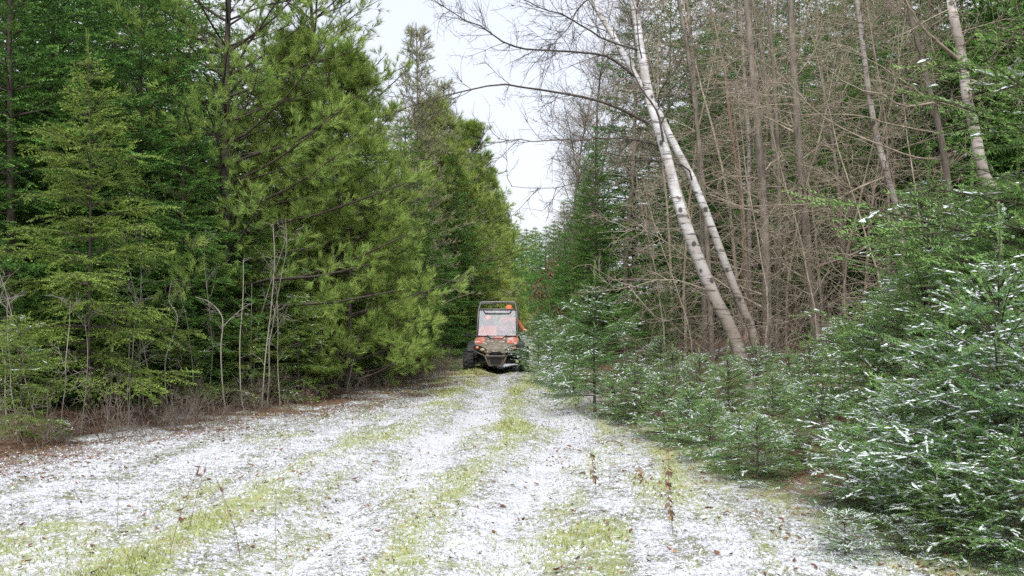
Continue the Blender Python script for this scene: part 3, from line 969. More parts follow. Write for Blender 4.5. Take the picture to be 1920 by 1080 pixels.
for p, Y, s, lb in [(10, 14.6, 0.30, 'low dark fir at the left border behind the small pale fir'), (120, 15.6, 0.34, 'low dark fir in the shade behind the sapling trunk, left side'),
                    (215, 16.2, 0.32, 'low dark fir in the shade right of the sapling trunk'), (300, 17.0, 0.36, 'low dark fir behind the crooked pale stem'), (385, 17.8, 0.34, 'low dark fir left of the forked pale stem'),
                    (440, 18.8, 0.38, 'low dark fir right behind the forked pale stem'), (540, 19.4, 0.34, 'low dark fir at the foot of the light young pine'), (640, 21.2, 0.36, 'low dark fir under the bushy young pine'),
                    (745, 24.8, 0.36, 'low dark fir at the trail edge left of the vehicle'), (60, 16.0, 0.40, 'low dark fir between the left border and the sapling')]:
    place(K['fir_b'], 'fir_tree', at(p, Y), Y, lb, s=s)
G1 = 'firs of the dark wood left of the trail'
for nth, p, Y, kd, s in ranked([(-40, 17, 'fir_b', 1.1), (160, 19.5, 'fir_b', 1.15), (55, 21, 'fir_a', 1.2), (330, 21, 'fir_c', 1.05), (220, 22.5, 'far_a', 1.25), (410, 22.5, 'fir_a', 0.9),
                    (500, 23, 'fir_b', 0.8), (110, 25, 'far_b', 1.3), (300, 26, 'far_a', 1.3), (580, 25, 'fir_c', 0.62), (670, 26, 'fir_a', 0.62), (-30, 24, 'far_b', 1.3),
                    (200, 30, 'far_b', 1.4), (440, 29, 'far_a', 1.0), (560, 30, 'far_b', 0.85), (20, 31, 'far_a', 1.5), (360, 34, 'far_b', 1.4), (660, 33, 'far_a', 0.8), (720, 29.5, 'fir_b', 0.75)], lambda r: r[0]):
    place(K[kd], 'fir_tree', at(p, Y), Y, nth + ' dark fir from the left border, deep in the wood', group=G1, s=s)

G2 = 'trees lining the far left side of the trail'
for nth, p, Y, kd, s in ranked([(852, 36, 'fir_b', 0.88), (838, 41, 'pine_sparse', 1.05), (810, 37, 'pine_young', 1.35), (872, 43, 'pine_young', 1.42), (885, 48, 'far_a', 0.98),
                    (898, 52, 'pine_sparse', 0.95), (904, 57, 'pine_young', 1.45), (920, 60, 'far_b', 0.98), (932, 66, 'pine_sparse', 0.94), (918, 71, 'far_a', 1.1),
                    (950, 76, 'far_b', 1.02), (940, 82, 'far_a', 1.15), (962, 88, 'far_b', 1.05), (952, 95, 'far_a', 1.2), (978, 100, 'far_b', 1.05), (970, 112, 'far_a', 1.2),
                    (840, 47, 'far_b', 1.1), (795, 44, 'far_a', 1.1), (862, 60, 'far_a', 1.2), (755, 46, 'far_b', 1.15), (832, 33, 'far_b', 0.42), (860, 37, 'far_a', 0.40),
                    (988, 122, 'far_a', 1.25), (996, 135, 'far_b', 1.4)], lambda r: r[1]):
    place(K[kd], 'fir_tree' if kd[0] == 'f' else 'pine_tree', at(p, Y), Y, nth + ' distant green tree beyond the vehicle along the left of the trail', group=G2, s=s)

# right side ------------------------------------------------------------
G3 = 'trees lining the far right side of the trail'
for nth, p, Y, kd, s in ranked([(1005, 126, 'far_a', 1.3), (1014, 104, 'far_b', 1.12), (1024, 86, 'far_a', 0.98), (1040, 94, 'far_b', 1.15), (1038, 68, 'far_b', 0.88), (1058, 74, 'far_a', 1.05),
                    (1052, 56, 'far_a', 0.68), (1085, 60, 'far_b', 0.95), (1072, 47, 'far_b', 0.70), (1110, 50, 'far_a', 0.98), (1105, 40, 'far_a', 0.72), (1032, 38, 'far_b', 0.28), (1020, 44, 'far_a', 0.33)], lambda r: r[1]):
    place(K[kd], 'fir_tree', at(p, Y), Y, nth + ' distant fir beyond the vehicle along the right of the trail', group=G3, s=s)
place(K['fir_a'], 'fir_tree', at(1120, 29), 29, 'dark green fir right of the vehicle, rising beside the sky gap', s=0.74, rz=0.4)
place(K['fir_b'], 'fir_tree', at(1062, 33), 33, 'lower dark fir beside the trail, under the birch twigs', s=0.50, rz=1.4)
place(K['fir_c'], 'fir_tree', at(1190, 31), 31, 'tall dark fir behind the leaning birch, near the sky gap', s=1.12, rz=2.4)
place(K['fir_b'], 'fir_tree', at(1215, 23), 23, 'low fir in the shade left of the leaning birch', s=0.36, rz=3.4)
place(K['fir_a'], 'fir_tree', at(1270, 22), 22, 'small dark fir right behind the foot of the leaning birch', s=0.30, rz=3.4)
G4 = 'evergreens behind the leafless thicket'
for nth, p, Y, kd, s in ranked([(1290, 33, 'fir_b', 1.35), (1390, 35, 'far_a', 1.45), (1490, 32, 'far_b', 1.3), (1580, 30, 'fir_a', 1.3), (1660, 25, 'fir_c', 1.1), (1740, 22, 'fir_b', 1.25),
                    (1830, 20, 'fir_a', 1.2), (1920, 19, 'fir_b', 1.2), (1990, 17.5, 'fir_a', 1.2), (1250, 40, 'far_b', 1.6), (1350, 42, 'far_b', 1.6), (1450, 41, 'far_a', 1.7), (1550, 38, 'far_b', 1.5),
                    (1700, 30, 'far_a', 1.5), (1800, 28, 'far_b', 1.5), (1900, 26, 'far_a', 1.5), (1640, 36, 'far_a', 1.6), (1345, 27, 'fir_a', 0.95), (1475, 25.5, 'fir_c', 0.8), (1560, 24, 'fir_b', 0.95), (1410, 29, 'fir_b', 1.2)], lambda r: r[0]):
    place(K[kd], 'fir_tree', at(p, Y), Y, nth + ' dark evergreen from the sky gap, standing behind the leafless thicket', group=G4, s=s)

# the young snowy firs of the right-hand verge
Y1 = [(1115, 16.2, 'young_a', 500, 'young fir with a pale pointed leader, right of the vehicle'),
      (1035, 22.8, 'young_b', 592, 'snow-dusted young fir touching the right wheel of the vehicle'),
      (1010, 26.5, 'young_a', 570, 'shaded young fir just behind the right side of the vehicle'),
      (1075, 19.8, 'young_b', 600, 'snowy young fir between the vehicle and the pointed young fir'),
      (1190, 14.6, 'young_b', 675, 'snow-covered young fir leaning over the trail edge, below the pointed fir'),
      (1240, 17.5, 'young_a', 615, 'green young fir right of the pointed fir'),
      (1245, 13.0, 'young_b', 690, 'low snow-covered fir left of the twin-leader firs'),
      (1310, 14.8, 'young_b', 655, 'snowy young fir in front of the birch foot'),
      (1365, 12.2, 'young_a', 640, 'young fir with thin leader below the birch foot'),
      (1420, 14.2, 'young_b', 640, 'snowy young fir right of the birch foot'),
      (1330, 10.8, 'young_b', 740, 'low snow-laden fir at the verge with dark shade beneath'),
      (1290, 11.9, 'young_b', 720, 'small snowy fir at the trail edge by the dry weeds'),
      (1450, 11.0, 'young_a', 680, 'snowy young fir in the middle of the right verge'),
      (1520, 12.6, 'young_a', 620, 'young fir with upright tip in front of the brown thicket'),
      (1420, 9.6, 'young_b', 770, 'snow-laden fir bending towards the trail on the near verge'),
      (1540, 10.0, 'young_b', 690, 'dense snow-laden fir left of the dark hollow'),
      (1590, 8.6, 'young_b', 790, 'low snow-laden fir before the nearest fir'),
      (1640, 11.2, 'young_a', 560, 'green young fir behind the dark hollow on the right'),
      (1735, 10.8, 'young_c', 285, 'tall green young fir with spreading boughs before the birch trunks'),
      (1905, 10.2, 'young_c', 265, 'tall green young fir at the right border of the picture'),
      (1690, 12.8, 'young_a', 480, 'young fir under the slim mottled birch at the right'),
      (1820, 12.4, 'young_c', 310, 'green young fir at the foot of the right-hand birch'),
      (1875, 7.3, 'front', 410, 'nearest fir with a long upright leader and snowy boughs'),
      (1772, 7.9, 'front', 580, 'near snowy fir with a shorter leader, left of the nearest fir'),
      (1960, 7.0, 'front', 560, 'near fir cut off by the right border'),
      (1690, 8.6, 'front', 680, 'near low fir with thick snow on its boughs, before the dark hollow'),
      (1585, 6.9, 'seedling', 950, 'tiny seedling fir laden with snow at the bottom of the picture'),
      (1690, 7.0, 'seedling', 960, 'tiny green seedling fir in the leaf litter under the nearest fir'),
      (1800, 6.8, 'young_b', 850, 'low fir filling the bottom corner before the nearest fir'),
      (1905, 6.6, 'young_b', 800, 'low fir at the bottom right corner'),
      (1715, 7.8, 'young_b', 800, 'low fir under the near snowy fir'),
      (1480, 13.6, 'young_b', 655, 'snowy young fir between the birch foot and the upright-tipped fir'),
      (1262, 15.8, 'young_b', 650, 'snowy young fir left of the birch foot, behind the low verge firs'),
      (1385, 10.1, 'young_b', 765, 'small snowy fir tucked between the verge firs'),
      (1150, 15.4, 'young_b', 690, 'low young fir with snowy boughs at the foot of the pointed fir'),
      (1585, 13.2, 'young_a', 570, 'green young fir against the brown thicket')]
KH = {'young_a': 2.38, 'young_b': 1.56, 'young_c': 3.35, 'front': 2.21, 'seedling': 0.80}
for p, Y, kd, q, lb in Y1:
    s = max(0.2, (EYE + (HOR - q) / FPX * Y - float(gz(at(p, Y), Y))) / KH[kd])
    sh = s ** 0.75
    place(K[kd], 'young_fir', at(p, Y), Y, lb, 'fir', 'young firs on the right-hand verge', s=(sh, sh, s))
place(K['young_c'], 'fir_tree', at(2075, 9.6), 9.6, 'fir whose pale bough tips reach in at the upper right border', s=1.75, rz=2.9)

# brown-leaved saplings
for p, Y, s, lb in [(1035, 31, 1.0, 'sapling with clinging brown leaves right of the vehicle roof'), (1000, 38, 0.8, 'distant sapling with brown leaves above the vehicle'),
                    (1075, 35, 1.1, 'brown-leaved sapling under the dark fir by the sky gap'), (888, 47, 1.0, 'far brown-leaved sapling on the left of the trail')]:
    place(K['beech'], 'leafy_sapling', at(p, Y), Y, lb, 'sapling', s=s)

# leafless thicket
G5 = 'leafless trees of the brown thicket'
r_ = np.random.default_rng(77)
for nth, p, Y, kd, s in ranked([(1245, 19.5, 'thicket_c', 0.9), (1285, 21.5, 'thicket_a', 1.2), (1335, 18.5, 'thicket_c', 1.1), (1395, 19.2, 'thicket_a', 1.1),
                    (1440, 20.8, 'thicket_b', 1.15), (1475, 18.2, 'thicket_c', 1.2), (1545, 19.5, 'thicket_b', 1.0), (1585, 17.2, 'thicket_c', 1.15),
                    (1620, 20.5, 'thicket_b', 1.05), (1650, 18.0, 'thicket_a', 0.95), (1700, 19.5, 'thicket_c', 1.25), (1260, 25, 'thicket_b', 1.2),
                    (1480, 27, 'thicket_a', 1.5), (1535, 16.6, 'thicket_c', 0.9), (1740, 17, 'thicket_c', 1.0),
                    (1780, 18.5, 'thicket_a', 0.9), (1430, 16.6, 'thicket_c', 0.85), (1300, 17.6, 'thicket_c', 0.7), (1390, 24, 'thicket_b', 1.3), (1660, 15.6, 'thicket_c', 0.9)], lambda r: r[0]):
    place(K[kd], 'leafless_tree', at(p, Y), Y, nth + ' leafless brown thicket tree counted from the leaning birches', group=G5, s=s, tilt=(r_.uniform(-.08, .08), r_.uniform(-.08, .08)))
for p, Y, s, lb in [(1096, 38, 1.0, 'slim leafless tree veiling the right of the sky gap with twigs'), (1072, 40, 0.98, 'slim leafless tree farther along the sky gap'),
                    (1125, 34, 1.0, 'grey leafless tree with fine twigs right of the sky gap'), (1090, 42, 0.95, 'far grey leafless tree whose twigs veil the sky gap'),
                    (1175, 30, 1.1, 'grey leafless tree behind the leaning birch top'), (1070, 55, 1.0, 'most distant grey leafless tree beside the sky gap'),
                    (1345, 29, 1.2, 'grey leafless tree rising right of the leaning birch'), (1460, 25, 1.1, 'tall grey leafless tree in the middle of the thicket')]:
    place(K['aspen'], 'leafless_tree', at(p, Y), Y, lb, 'tree', 'grey leafless trees', s=s)


# trunks that can be told apart, drawn along their own course
def stem_tree(name, pts, Y, r0, mats, label, seed, category='tree', dY=0.0, foot=True, extend=0.0, twig_mat=None, group=None, **kw):
    Ys = np.full(len(pts), Y) + np.linspace(0, dY, len(pts))
    W = [px(p, q, y) for (p, q), y in zip(pts, Ys)]
    if foot:                                   # carry the trunk down to the ground along its own lean
        d = W[0] - W[1]
        g = float(gz(W[0][0], W[0][1])) - 0.05
        if W[0][2] > g + 0.05:
            f = min(1.2, (W[0][2] - g) / max(0.05, -d[2]))
            W = [np.array([W[0][0] + 0.6 * d[0] * f, W[0][1] + 0.6 * d[1] * f, g])] + W
    if extend:
        d = W[-1] - W[-2]
        W.append(W[-1] + d / np.linalg.norm(d) * extend)
    P = smooth_path(W, 18)
    o = P[0].copy()
    kd = bare(seed, float(P[-1][2] - o[2]), r0, mats, path=P - o, twig_mat=twig_mat, **kw)
    root = empty(name, tuple(o))
    tag(root, label, category, group)
    for nm, me, mat in kd:
        o_ = link(nm, me, mat, root)
        if nm == 'branches':
            tag(o_, kind='stuff')
    return root, P - o


SK = dict(n1=12, l1=(0.5, 1.6), a1=70, n2=6, l2=(0.2, 0.6), n3=2, l3=(0.1, 0.25), t0=0.25, wig=0.13, r1=0.22, taper=0.45)
b1, p1 = stem_tree('birch_tree', [(1395, 690), (1372, 620), (1338, 555), (1300, 460), (1272, 380), (1245, 275), (1222, 200), (1206, 120), (1188, 0)], 15.0, 0.108, (M['birch'],),
                   'white birch leaning left over the snowy firs, thicker of the two', 101, extend=3.0, twig_mat=M['limb'], n1=7, l1=(0.8, 2.0), a1=60, n2=7, l2=(0.25, 0.7), n3=3, l3=(0.1, 0.3), t0=0.55, wig=0.14, r1=0.14, taper=0.45)
b2, p2 = stem_tree('birch_tree', [(1412, 625), (1385, 560), (1345, 455), (1303, 345), (1262, 268), (1235, 210), (1195, 150), (1160, 85), (1108, 0)], 15.9, 0.072, (M['birch'],),
                   'thinner white birch crossing behind the thicker leaning one', 102, extend=2.5, twig_mat=M['limb'], n1=7, l1=(0.8, 1.8), a1=55, n2=7, l2=(0.25, 0.7), n3=3, l3=(0.1, 0.3), t0=0.6, wig=0.14, r1=0.2, taper=0.5)


def limb(root, pts, Y0, Y1, r, seed, mat, name='limb', n2=12, n3=5, l2=(0.25, 0.8), l3=(0.1, 0.35)):
    o = np.array(root.location)
    Ys = np.linspace(Y0, Y1, len(pts))
    P = smooth_path([px(p, q, y) for (p, q), y in zip(pts, Ys)], 16) - o
    rng = np.random.default_rng(seed)
    P = P + rng.normal(size=P.shape) * 0.012 * np.linspace(0, 1, 16)[:, None]
    g = [tubes(P[None], (r * np.linspace(1, 0.25, 16))[None], 6)]
    if n2:
        c, d = offshoots(rng, P[None], n2, 0.2, 1.0, 45, 0.2)
        P2 = grow(rng, c, d, rng.uniform(*l2, len(c)), 5, 0.16, 0.0)
        g.append(tubes(P2, np.full((len(c), 5), 0.0055) * np.linspace(1, 0.4, 5), 3))
        c, d = offshoots(rng, P2, n3, 0.15, 1.0, 45, 0)
        P3 = grow(rng, c, d, rng.uniform(*l3, len(c)), 4, 0.16, 0.0)
        g.append(tubes(P3, np.full((len(c), 4), 0.003) * np.linspace(1, 0.5, 4), 3))
        c, d = offshoots(rng, P3, 2, 0.2, 1.0, 45, 0)
        P4 = grow(rng, c, d, rng.uniform(0.06, 0.18, len(c)), 3, 0.16, 0.0)
        g.append(tubes(P4, np.full((len(c), 3), 0.0022) * np.linspace(1, 0.5, 3), 3))
    return link(name, mesh_tris(name, *cat(g), smooth=True), mat, root)


limb(b1, [(1217, 232), (1165, 205), (1118, 188), (1073, 178), (1000, 167), (935, 158), (862, 173), (800, 190), (742, 208)], 15.0, 13.6, 0.022, 1, M['limb'], n2=24, n3=6)
limb(b1, [(1232, 272), (1200, 264), (1165, 260), (1092, 262), (1000, 264), (930, 262)], 15.0, 14.0, 0.016, 2, M['limb'], n2=22, n3=6)
limb(b2, [(1195, 148), (1150, 112), (1105, 99), (1000, 93), (952, 84), (905, 52), (858, 28), (815, 2)], 15.9, 14.6, 0.020, 3, M['limb'], n2=24, n3=6)
limb(b1, [(1200, 95), (1130, 72), (1060, 30), (985, 2), (930, -30)], 15.0, 14.2, 0.016, 4, M['limb'], n2=22, n3=6)
limb(b1, [(1244, 266), (1239, 238), (1231, 205), (1205, 170), (1185, 128), (1181, 84), (1190, 40)], 14.83, 14.6, 0.020, 5, M['limb'], n2=0)
limb(b1, [(1240, 232), (1250, 210), (1266, 186), (1286, 176), (1300, 150)], 14.8, 14.5, 0.013, 6, M['limb'], n2=5, n3=3)
limb(b1, [(1234, 200), (1238, 170), (1262, 138), (1276, 118), (1280, 92)], 14.8, 14.4, 0.012, 7, M['limb'], n2=5, n3=3)
limb(b1, [(1312, 500), (1270, 470), (1225, 440), (1180, 430), (1120, 438)], 15.0, 14.2, 0.010, 8, M['deadwood'], n2=8)
limb(b1, [(1330, 545), (1260, 525), (1190, 535), (1150, 548)], 15.0, 14.3, 0.010, 9, M['deadwood'], n2=8)
limb(b1, [(1180, -20), (1100, 0), (1060, 60), (1020, 95)], 15.0, 14.2, 0.014, 10, M['limb'], n2=18, n3=6)
limb(b2, [(1300, 345), (1280, 310), (1180, 300), (1110, 330), (1040, 352), (960, 350)], 15.9, 14.9, 0.013, 11, M['limb'], n2=18, n3=6)

b3, p3 = stem_tree('birch_tree', [(1868, 400), (1842, 320), (1826, 235), (1812, 180), (1803, 100), (1786, 20), (1778, -30)], 14.0, 0.085, (M['birch_dull'],),
                   'pale birch trunk near the upper right corner', 103, extend=3.0, twig_mat=M['deadwood'], **{**SK, 't0': 0.4, 'taper': 0.6})
for i, (pp, r) in enumerate([([(1812, 200), (1770, 190), (1700, 200), (1650, 175), (1600, 165), (1540, 120)], 0.022), ([(1805, 118), (1760, 80), (1725, 45), (1690, -10)], 0.026),
                            ([(1822, 215), (1790, 200), (1740, 185), (1690, 150), (1600, 90)], 0.020), ([(1800, 90), (1840, 60), (1900, 50)], 0.014),
                            ([(1820, 150), (1870, 160), (1930, 155)], 0.014)]):
    limb(b3, pp, 14.0, 13.3, r, 30 + i, M['deadwood'], n2=8, n3=4)
b4, p4 = stem_tree('birch_tree', [(1690, 440), (1664, 330), (1650, 280), (1636, 215), (1626, 150), (1614, 55), (1604, -20)], 16.5, 0.056, (M['birch_dull'],), 'mottled slim birch between thicket and right-hand birch', 104, extend=1.5, twig_mat=M['deadwood'], **{**SK, 'taper': 0.6})
brown, p5 = stem_tree('leafless_tree', [(1790, 480), (1770, 290), (1745, 180), (1720, 80), (1700, 0)], 15.0, 0.06, (M['greybark'],), 'thin brown leafless trunk left of the right-hand birch', 105, extend=2.0, **SK)
grey = []
for i, (pts, Y, r, mt, lb) in enumerate([
        ([(1335, 640), (1325, 430), (1312, 280), (1292, 110), (1272, 0)], 18.5, 0.055, 'greybark', 'slim grey trunk rising just right of the leaning birches'),
        ([(1322, 600), (1312, 330), (1300, 120), (1288, 0)], 19.6, 0.05, 'greybark', 'second slim grey trunk close to the leaning birches'),
        ([(1440, 640), (1434, 420), (1418, 210), (1400, 0)], 17.5, 0.095, 'greybark', 'stoutest grey-brown trunk in the middle of the thicket'),
        ([(1458, 640), (1462, 420), (1455, 200), (1440, 0)], 18.4, 0.05, 'greybark', 'slim trunk beside the stoutest thicket trunk'),
        ([(1530, 620), (1512, 440), (1497, 270), (1482, 0)], 18.0, 0.10, 'greybark', 'mottled grey trunk on the right of the thicket'),
        ([(1400, 560), (1390, 380), (1372, 250), (1358, 120)], 20.0, 0.06, 'redwood', 'reddish dead snag with peeled bark in the thicket'),
        ([(1405, 420), (1403, 250), (1392, 80), (1388, 0)], 21.5, 0.05, 'birch_dull', 'distant white birch stem behind the reddish snag'),
        ([(1585, 560), (1570, 330), (1545, 180), (1530, 0)], 19.0, 0.04, 'greybark', 'thin trunk leaning left at the right of the thicket')]):
    g_, _ = stem_tree('leafless_tree', pts, Y, r, (M[mt],), lb, 110 + i, extend=2.0 if mt != 'redwood' else 0, twig_mat=M['deadwood'], **{**SK, 'n1': 22})
    grey.append(g_)
# long bare boughs reaching across the thicket, each grown from its own trunk
for i, (rt, pts, Y, r) in enumerate([(b4, [(1664, 330), (1610, 352), (1560, 378), (1500, 383), (1400, 385), (1330, 372)], 16.5, 0.014), (b4, [(1690, 440), (1640, 400), (1560, 392), (1480, 402)], 16.5, 0.011),
                                     (grey[4], [(1516, 478), (1440, 486), (1400, 494), (1384, 515)], 18.0, 0.013), (grey[4], [(1528, 600), (1480, 588), (1430, 580), (1330, 610)], 18.0, 0.012),
                                     (brown, [(1772, 300), (1700, 290), (1560, 230), (1470, 150), (1380, 80)], 15.0, 0.015), (brown, [(1762, 250), (1680, 235), (1600, 215), (1500, 215), (1400, 190)], 15.0, 0.013)]):
    limb(rt, pts, Y, Y - 0.9, r, 60 + i, M['deadwood'], n2=10, n3=3)

# left: pale bare stems at the edge of the wood
def zz6(L):
    return [(200 + a / 2.7, 420 + b / 2.7) for a, b in L]


LS = dict(n1=5, l1=(0.12, 0.4), a1=45, n2=3, l2=(0.05, 0.2), n3=0, t0=0.3, wig=0.18, r1=0.45, taper=0.45)
for i, (L, Y, r, lb) in enumerate([
        ([(625, 1030), (592, 880), (578, 640), (588, 520), (578, 455), (520, 395), (448, 370)], 16.0, 0.013, 'pale forked stem with two bent arms before the dark wood'),
        ([(700, 960), (680, 860), (674, 600), (690, 380), (692, 180)], 16.6, 0.012, 'straight pale stem right of the forked stem'),
        ([(785, 940), (803, 680), (830, 450), (850, 200), (842, 0)], 16.8, 0.012, 'tall slim stem rising into the young pine'),
        ([(330, 1040), (300, 860), (298, 680), (345, 545), (357, 460), (315, 390), (328, 290)], 15.2, 0.013, 'crooked pale stem right of the yellow-green sapling'),
        ([(130, 1050), (105, 880), (115, 620), (120, 440)], 14.6, 0.012, 'straight pale stem close to the yellow-green sapling trunk'),
        ([(240, 1060), (190, 960), (180, 780), (150, 690), (210, 620)], 15.0, 0.011, 'pale stem with a knot of bent twigs'),
        ([(80, 1050), (60, 830), (30, 660), (0, 560)], 14.6, 0.010, 'pale stem leaning left beside the sapling trunk'),
        ([(510, 1000), (440, 870), (400, 780), (360, 690)], 15.6, 0.009, 'low stem leaning left between the crooked and the forked stems'),
        ([(750, 1010), (740, 900), (730, 700), (735, 300)], 17.2, 0.008, 'thin dark stem behind the straight pale stem'),
        ([(760, 560), (800, 400), (830, 300), (905, 80), (905, 0)], 17.5, 0.008, 'thin slanting stem before the young pine')]):
    stem_tree('bare_sapling', zz6(L), Y, r, (M['palestem'],), lb, 140 + i, 'sapling', **LS)
limb(bpy.data.objects['bare_sapling'], zz6([(588, 520), (640, 470), (685, 428), (750, 396)]), 16.0, 15.8, 0.009, 70, M['palestem'], name='branch', n2=4, n3=0, l2=(0.06, 0.2))
G6 = 'bare pale saplings along the left edge of the wood'
for nth, p, Y, kd, s in ranked([(15, 13.2, 'stem_b', 0.8), (70, 13.6, 'stem_a', 0.9), (112, 13.0, 'stem_c', 1.0), (205, 14.4, 'stem_a', 0.8), (240, 14.0, 'stem_c', 1.0), (262, 15.2, 'stem_b', 0.9),
                    (290, 14.8, 'stem_a', 1.0), (365, 15.8, 'stem_c', 1.1), (395, 16.6, 'stem_b', 0.9), (500, 17.2, 'stem_b', 1.0), (525, 17.4, 'stem_a', 0.9), (150, 13.3, 'stem_c', 0.9),
                    (610, 19.0, 'stem_c', 1.0), (650, 19.6, 'stem_a', 0.7), (35, 12.5, 'stem_c', 1.0), (330, 16.5, 'stem_a', 1.1)], lambda r: r[0]):
    place(K[kd], 'bare_sapling', at(p, Y), Y, nth + ' thin bare pale sapling from the left border, in the edge brush', 'sapling', G6, s=s, tilt=(r_.uniform(-.12, .12), r_.uniform(-.12, .12)))

# brown brush
G7, L7 = 'leafless brown shrubs along the left edge', 'low leafless brown shrub along the left edge of the wood'
for i in range(70):
    y = 11.0 + 15.8 * (i / 69) ** 1.2
    x = float(edge(LEFT_EDGE, y)) - r_.uniform(-0.55, 0.9)
    place(K['brush_a' if r_.random() < 0.55 else 'brush_b'], 'bare_shrub', x, y, L7, 'shrub', G7, s=r_.uniform(0.4, 1.05))
G8, L8 = 'leafless brown shrubs under the thicket', 'leafless brown shrub on the ground under the thicket at right'
for i in range(34):
    p, y = r_.uniform(1180, 1760), r_.uniform(14.5, 20)
    place(K['brush_a' if r_.random() < 0.5 else 'brush_b'], 'bare_shrub', at(p, y), y, L8, 'shrub', G8, s=r_.uniform(0.9, 1.8))

# splintered stump and snow-topped log near the birch
def stump():
    o = px(1388, 640, 16.4)
    g = float(gz(o[0], o[1]))
    rt = empty('tree_stump', (o[0], o[1], g - 0.05))
    tag(rt, 'splintered orange-brown stump right behind the birch foot', 'stump')
    k, hgt = 14, o[2] + 0.25 - g
    rng = np.random.default_rng(5)
    a = np.arange(k) * 2 * np.pi / k
    rings = []
    for z, r in ((0, 0.17), (0.3, 0.14), (hgt * 0.7, 0.125)):
        rings.append(np.stack([r * np.cos(a), r * np.sin(a), np.full(k, z)], -1))
    rings.append(np.stack([0.115 * np.cos(a), 0.115 * np.sin(a), hgt * (0.72 + 0.33 * rng.random(k) * (0.4 + 0.6 * (np.arange(k) % 2)))], -1))
    rings.append(np.stack([0.05 * np.cos(a), 0.05 * np.sin(a), hgt * (0.66 + 0.2 * rng.random(k))], -1))
    V = np.concatenate(rings + [np.array([[0, 0, hgt * 0.7]])])
    F = []
    for q in range(4):
        for j in range(k):
            A, B_ = q * k + j, q * k + (j + 1) % k
            F += [(A, B_, B_ + k), (A, B_ + k, A + k)]
    for j in range(k):
        F.append((4 * k + j, 4 * k + (j + 1) % k, 5 * k))
    F = np.array(F)
    nb = 3 * k * 2
    link('stump_wood', mesh_tris('stump_wood', V, F), M['redwood'], rt)


stump()
for i, (A, B_, Y, r, lb) in enumerate([((1215, 622), (1380, 612), 19.0, 0.075, 'fallen log with snow on top behind the leaning birches'),
                                       ((1440, 640), (1330, 628), 17.2, 0.05, 'thin fallen pole lying behind the birch foot')]):
    a_, b_ = px(*A, Y), px(*B_, Y + 0.8)
    a_[2], b_[2] = float(gz(a_[0], a_[1])) + r * 0.8, float(gz(b_[0], b_[1])) + r * 1.3
    rt = empty('fallen_log', tuple(a_))
    tag(rt, lb, 'log')
    P = smooth_path([np.zeros(3), (b_ - a_) * 0.5 + np.array([0, 0, 0.03]), b_ - a_], 10)
    link('log_wood', mesh_tris('log_wood', *tubes(P[None], np.full((1, 10), r) * np.linspace(1, 0.8, 10), 9, cap=True), smooth=True), M['greybark'], rt)
    Q = P + np.array([0, 0, r * 0.75])
    rr = r * 0.62 * np.clip(fbm(np.arange(10) * 0.9, np.zeros(10), 5 + i) * 2.1, 0.15, 1.1)
    link('snow_cover', mesh_tris('log_snow', *tubes(Q[None], rr[None], 7, cap=True), smooth=True), M['snow'], rt)

# ------------------------------------------------------------------ ground cover
rg = np.random.default_rng(9)


def scatter(n, x0, x1, y0, y1, bias=2.0):
    y = y0 + (y1 - y0) * rg.random(n) ** bias
    return rg.uniform(x0, x1, n), y


# grass blades in the strips and patches
x, y = scatter(520000, -6.5, 3.6, 5.2, 30, 1.7)
s_, g_, l_ = masks(x, y)
le, re = edge(LEFT_EDGE, y), edge(RIGHT_EDGE, y)
keep = (rg.random(len(x)) < 0.13 + 0.55 * g_ ** 1.3) & (x > le - 0.3) & (x < re + 0.7)
x, y, g_ = x[keep], y[keep], g_[keep]
n = len(x)
h = rg.uniform(0.015, 0.050, n) * (0.6 + 0.7 * g_)
az = rg.uniform(0, 6.28, n)
ln = rg.uniform(0.3, 1.6, n)
B0 = np.stack([x, y, ground_z(x, y) - 0.004], -1)
wv = np.stack([np.cos(az + 1.57), np.sin(az + 1.57), np.zeros(n)], -1) * (0.0024 + 0.0011 * (y / 8))[:, None]
tip = B0 + np.stack([np.cos(az) * ln * h * 1.1, np.sin(az) * ln * h * 1.1, h], -1)
GVv = np.stack([B0 - wv, B0 + wv, tip], 1).reshape(-1, 3)
GF = np.arange(n * 3).reshape(-1, 3)
ga = np.repeat(rg.random((n, 1, 3)), 3, 1).reshape(-1, 3)
o = link('grass', mesh_tris('grass', GVv, GF, False, ga), M['grass'])
tag(o, 'short yellow-green grass poking through the thin snow', 'grass', kind='stuff')
print('grass blades', n)

# small crumbs of snow resting on the grass
x, y = scatter(40000, -6.0, 3.0, 5.2, 24, 1.7)
s_, g_, l_ = masks(x, y)
le, re = edge(LEFT_EDGE, y), edge(RIGHT_EDGE, y)
keep = (rg.random(len(x)) < 0.20 + 0.4 * (s_ > 0.3) * (s_ < 0.8)) & (x > le - 0.2) & (x < re + 0.3)
x, y = x[keep], y[keep]
n = len(x)
r = rg.uniform(0.006, 0.022, n)
c0 = np.stack([x, y, ground_z(x, y)], -1)
aa = np.arange(5) * 1.2566
ring = np.stack([np.cos(aa), np.sin(aa), np.zeros(5)], -1)
jit = rg.uniform(0.55, 1.3, (n, 5, 1))
V = np.concatenate([c0[:, None] + ring[None] * jit * r[:, None, None] - np.array([0, 0, 0.004]), (c0 + np.stack([0 * x, 0 * x, r * 0.55], -1))[:, None]], 1).reshape(-1, 3)
F = ((np.arange(n) * 6)[:, None, None] + np.array([(i, (i + 1) % 5, 5) for i in range(5)])[None]).reshape(-1, 3)
o = link('snow_crumbs', mesh_tris('snow_crumbs', V, F, True), M['snow'])
tag(o, 'small clumps of snow lying over the grass and litter', 'snow', kind='stuff')

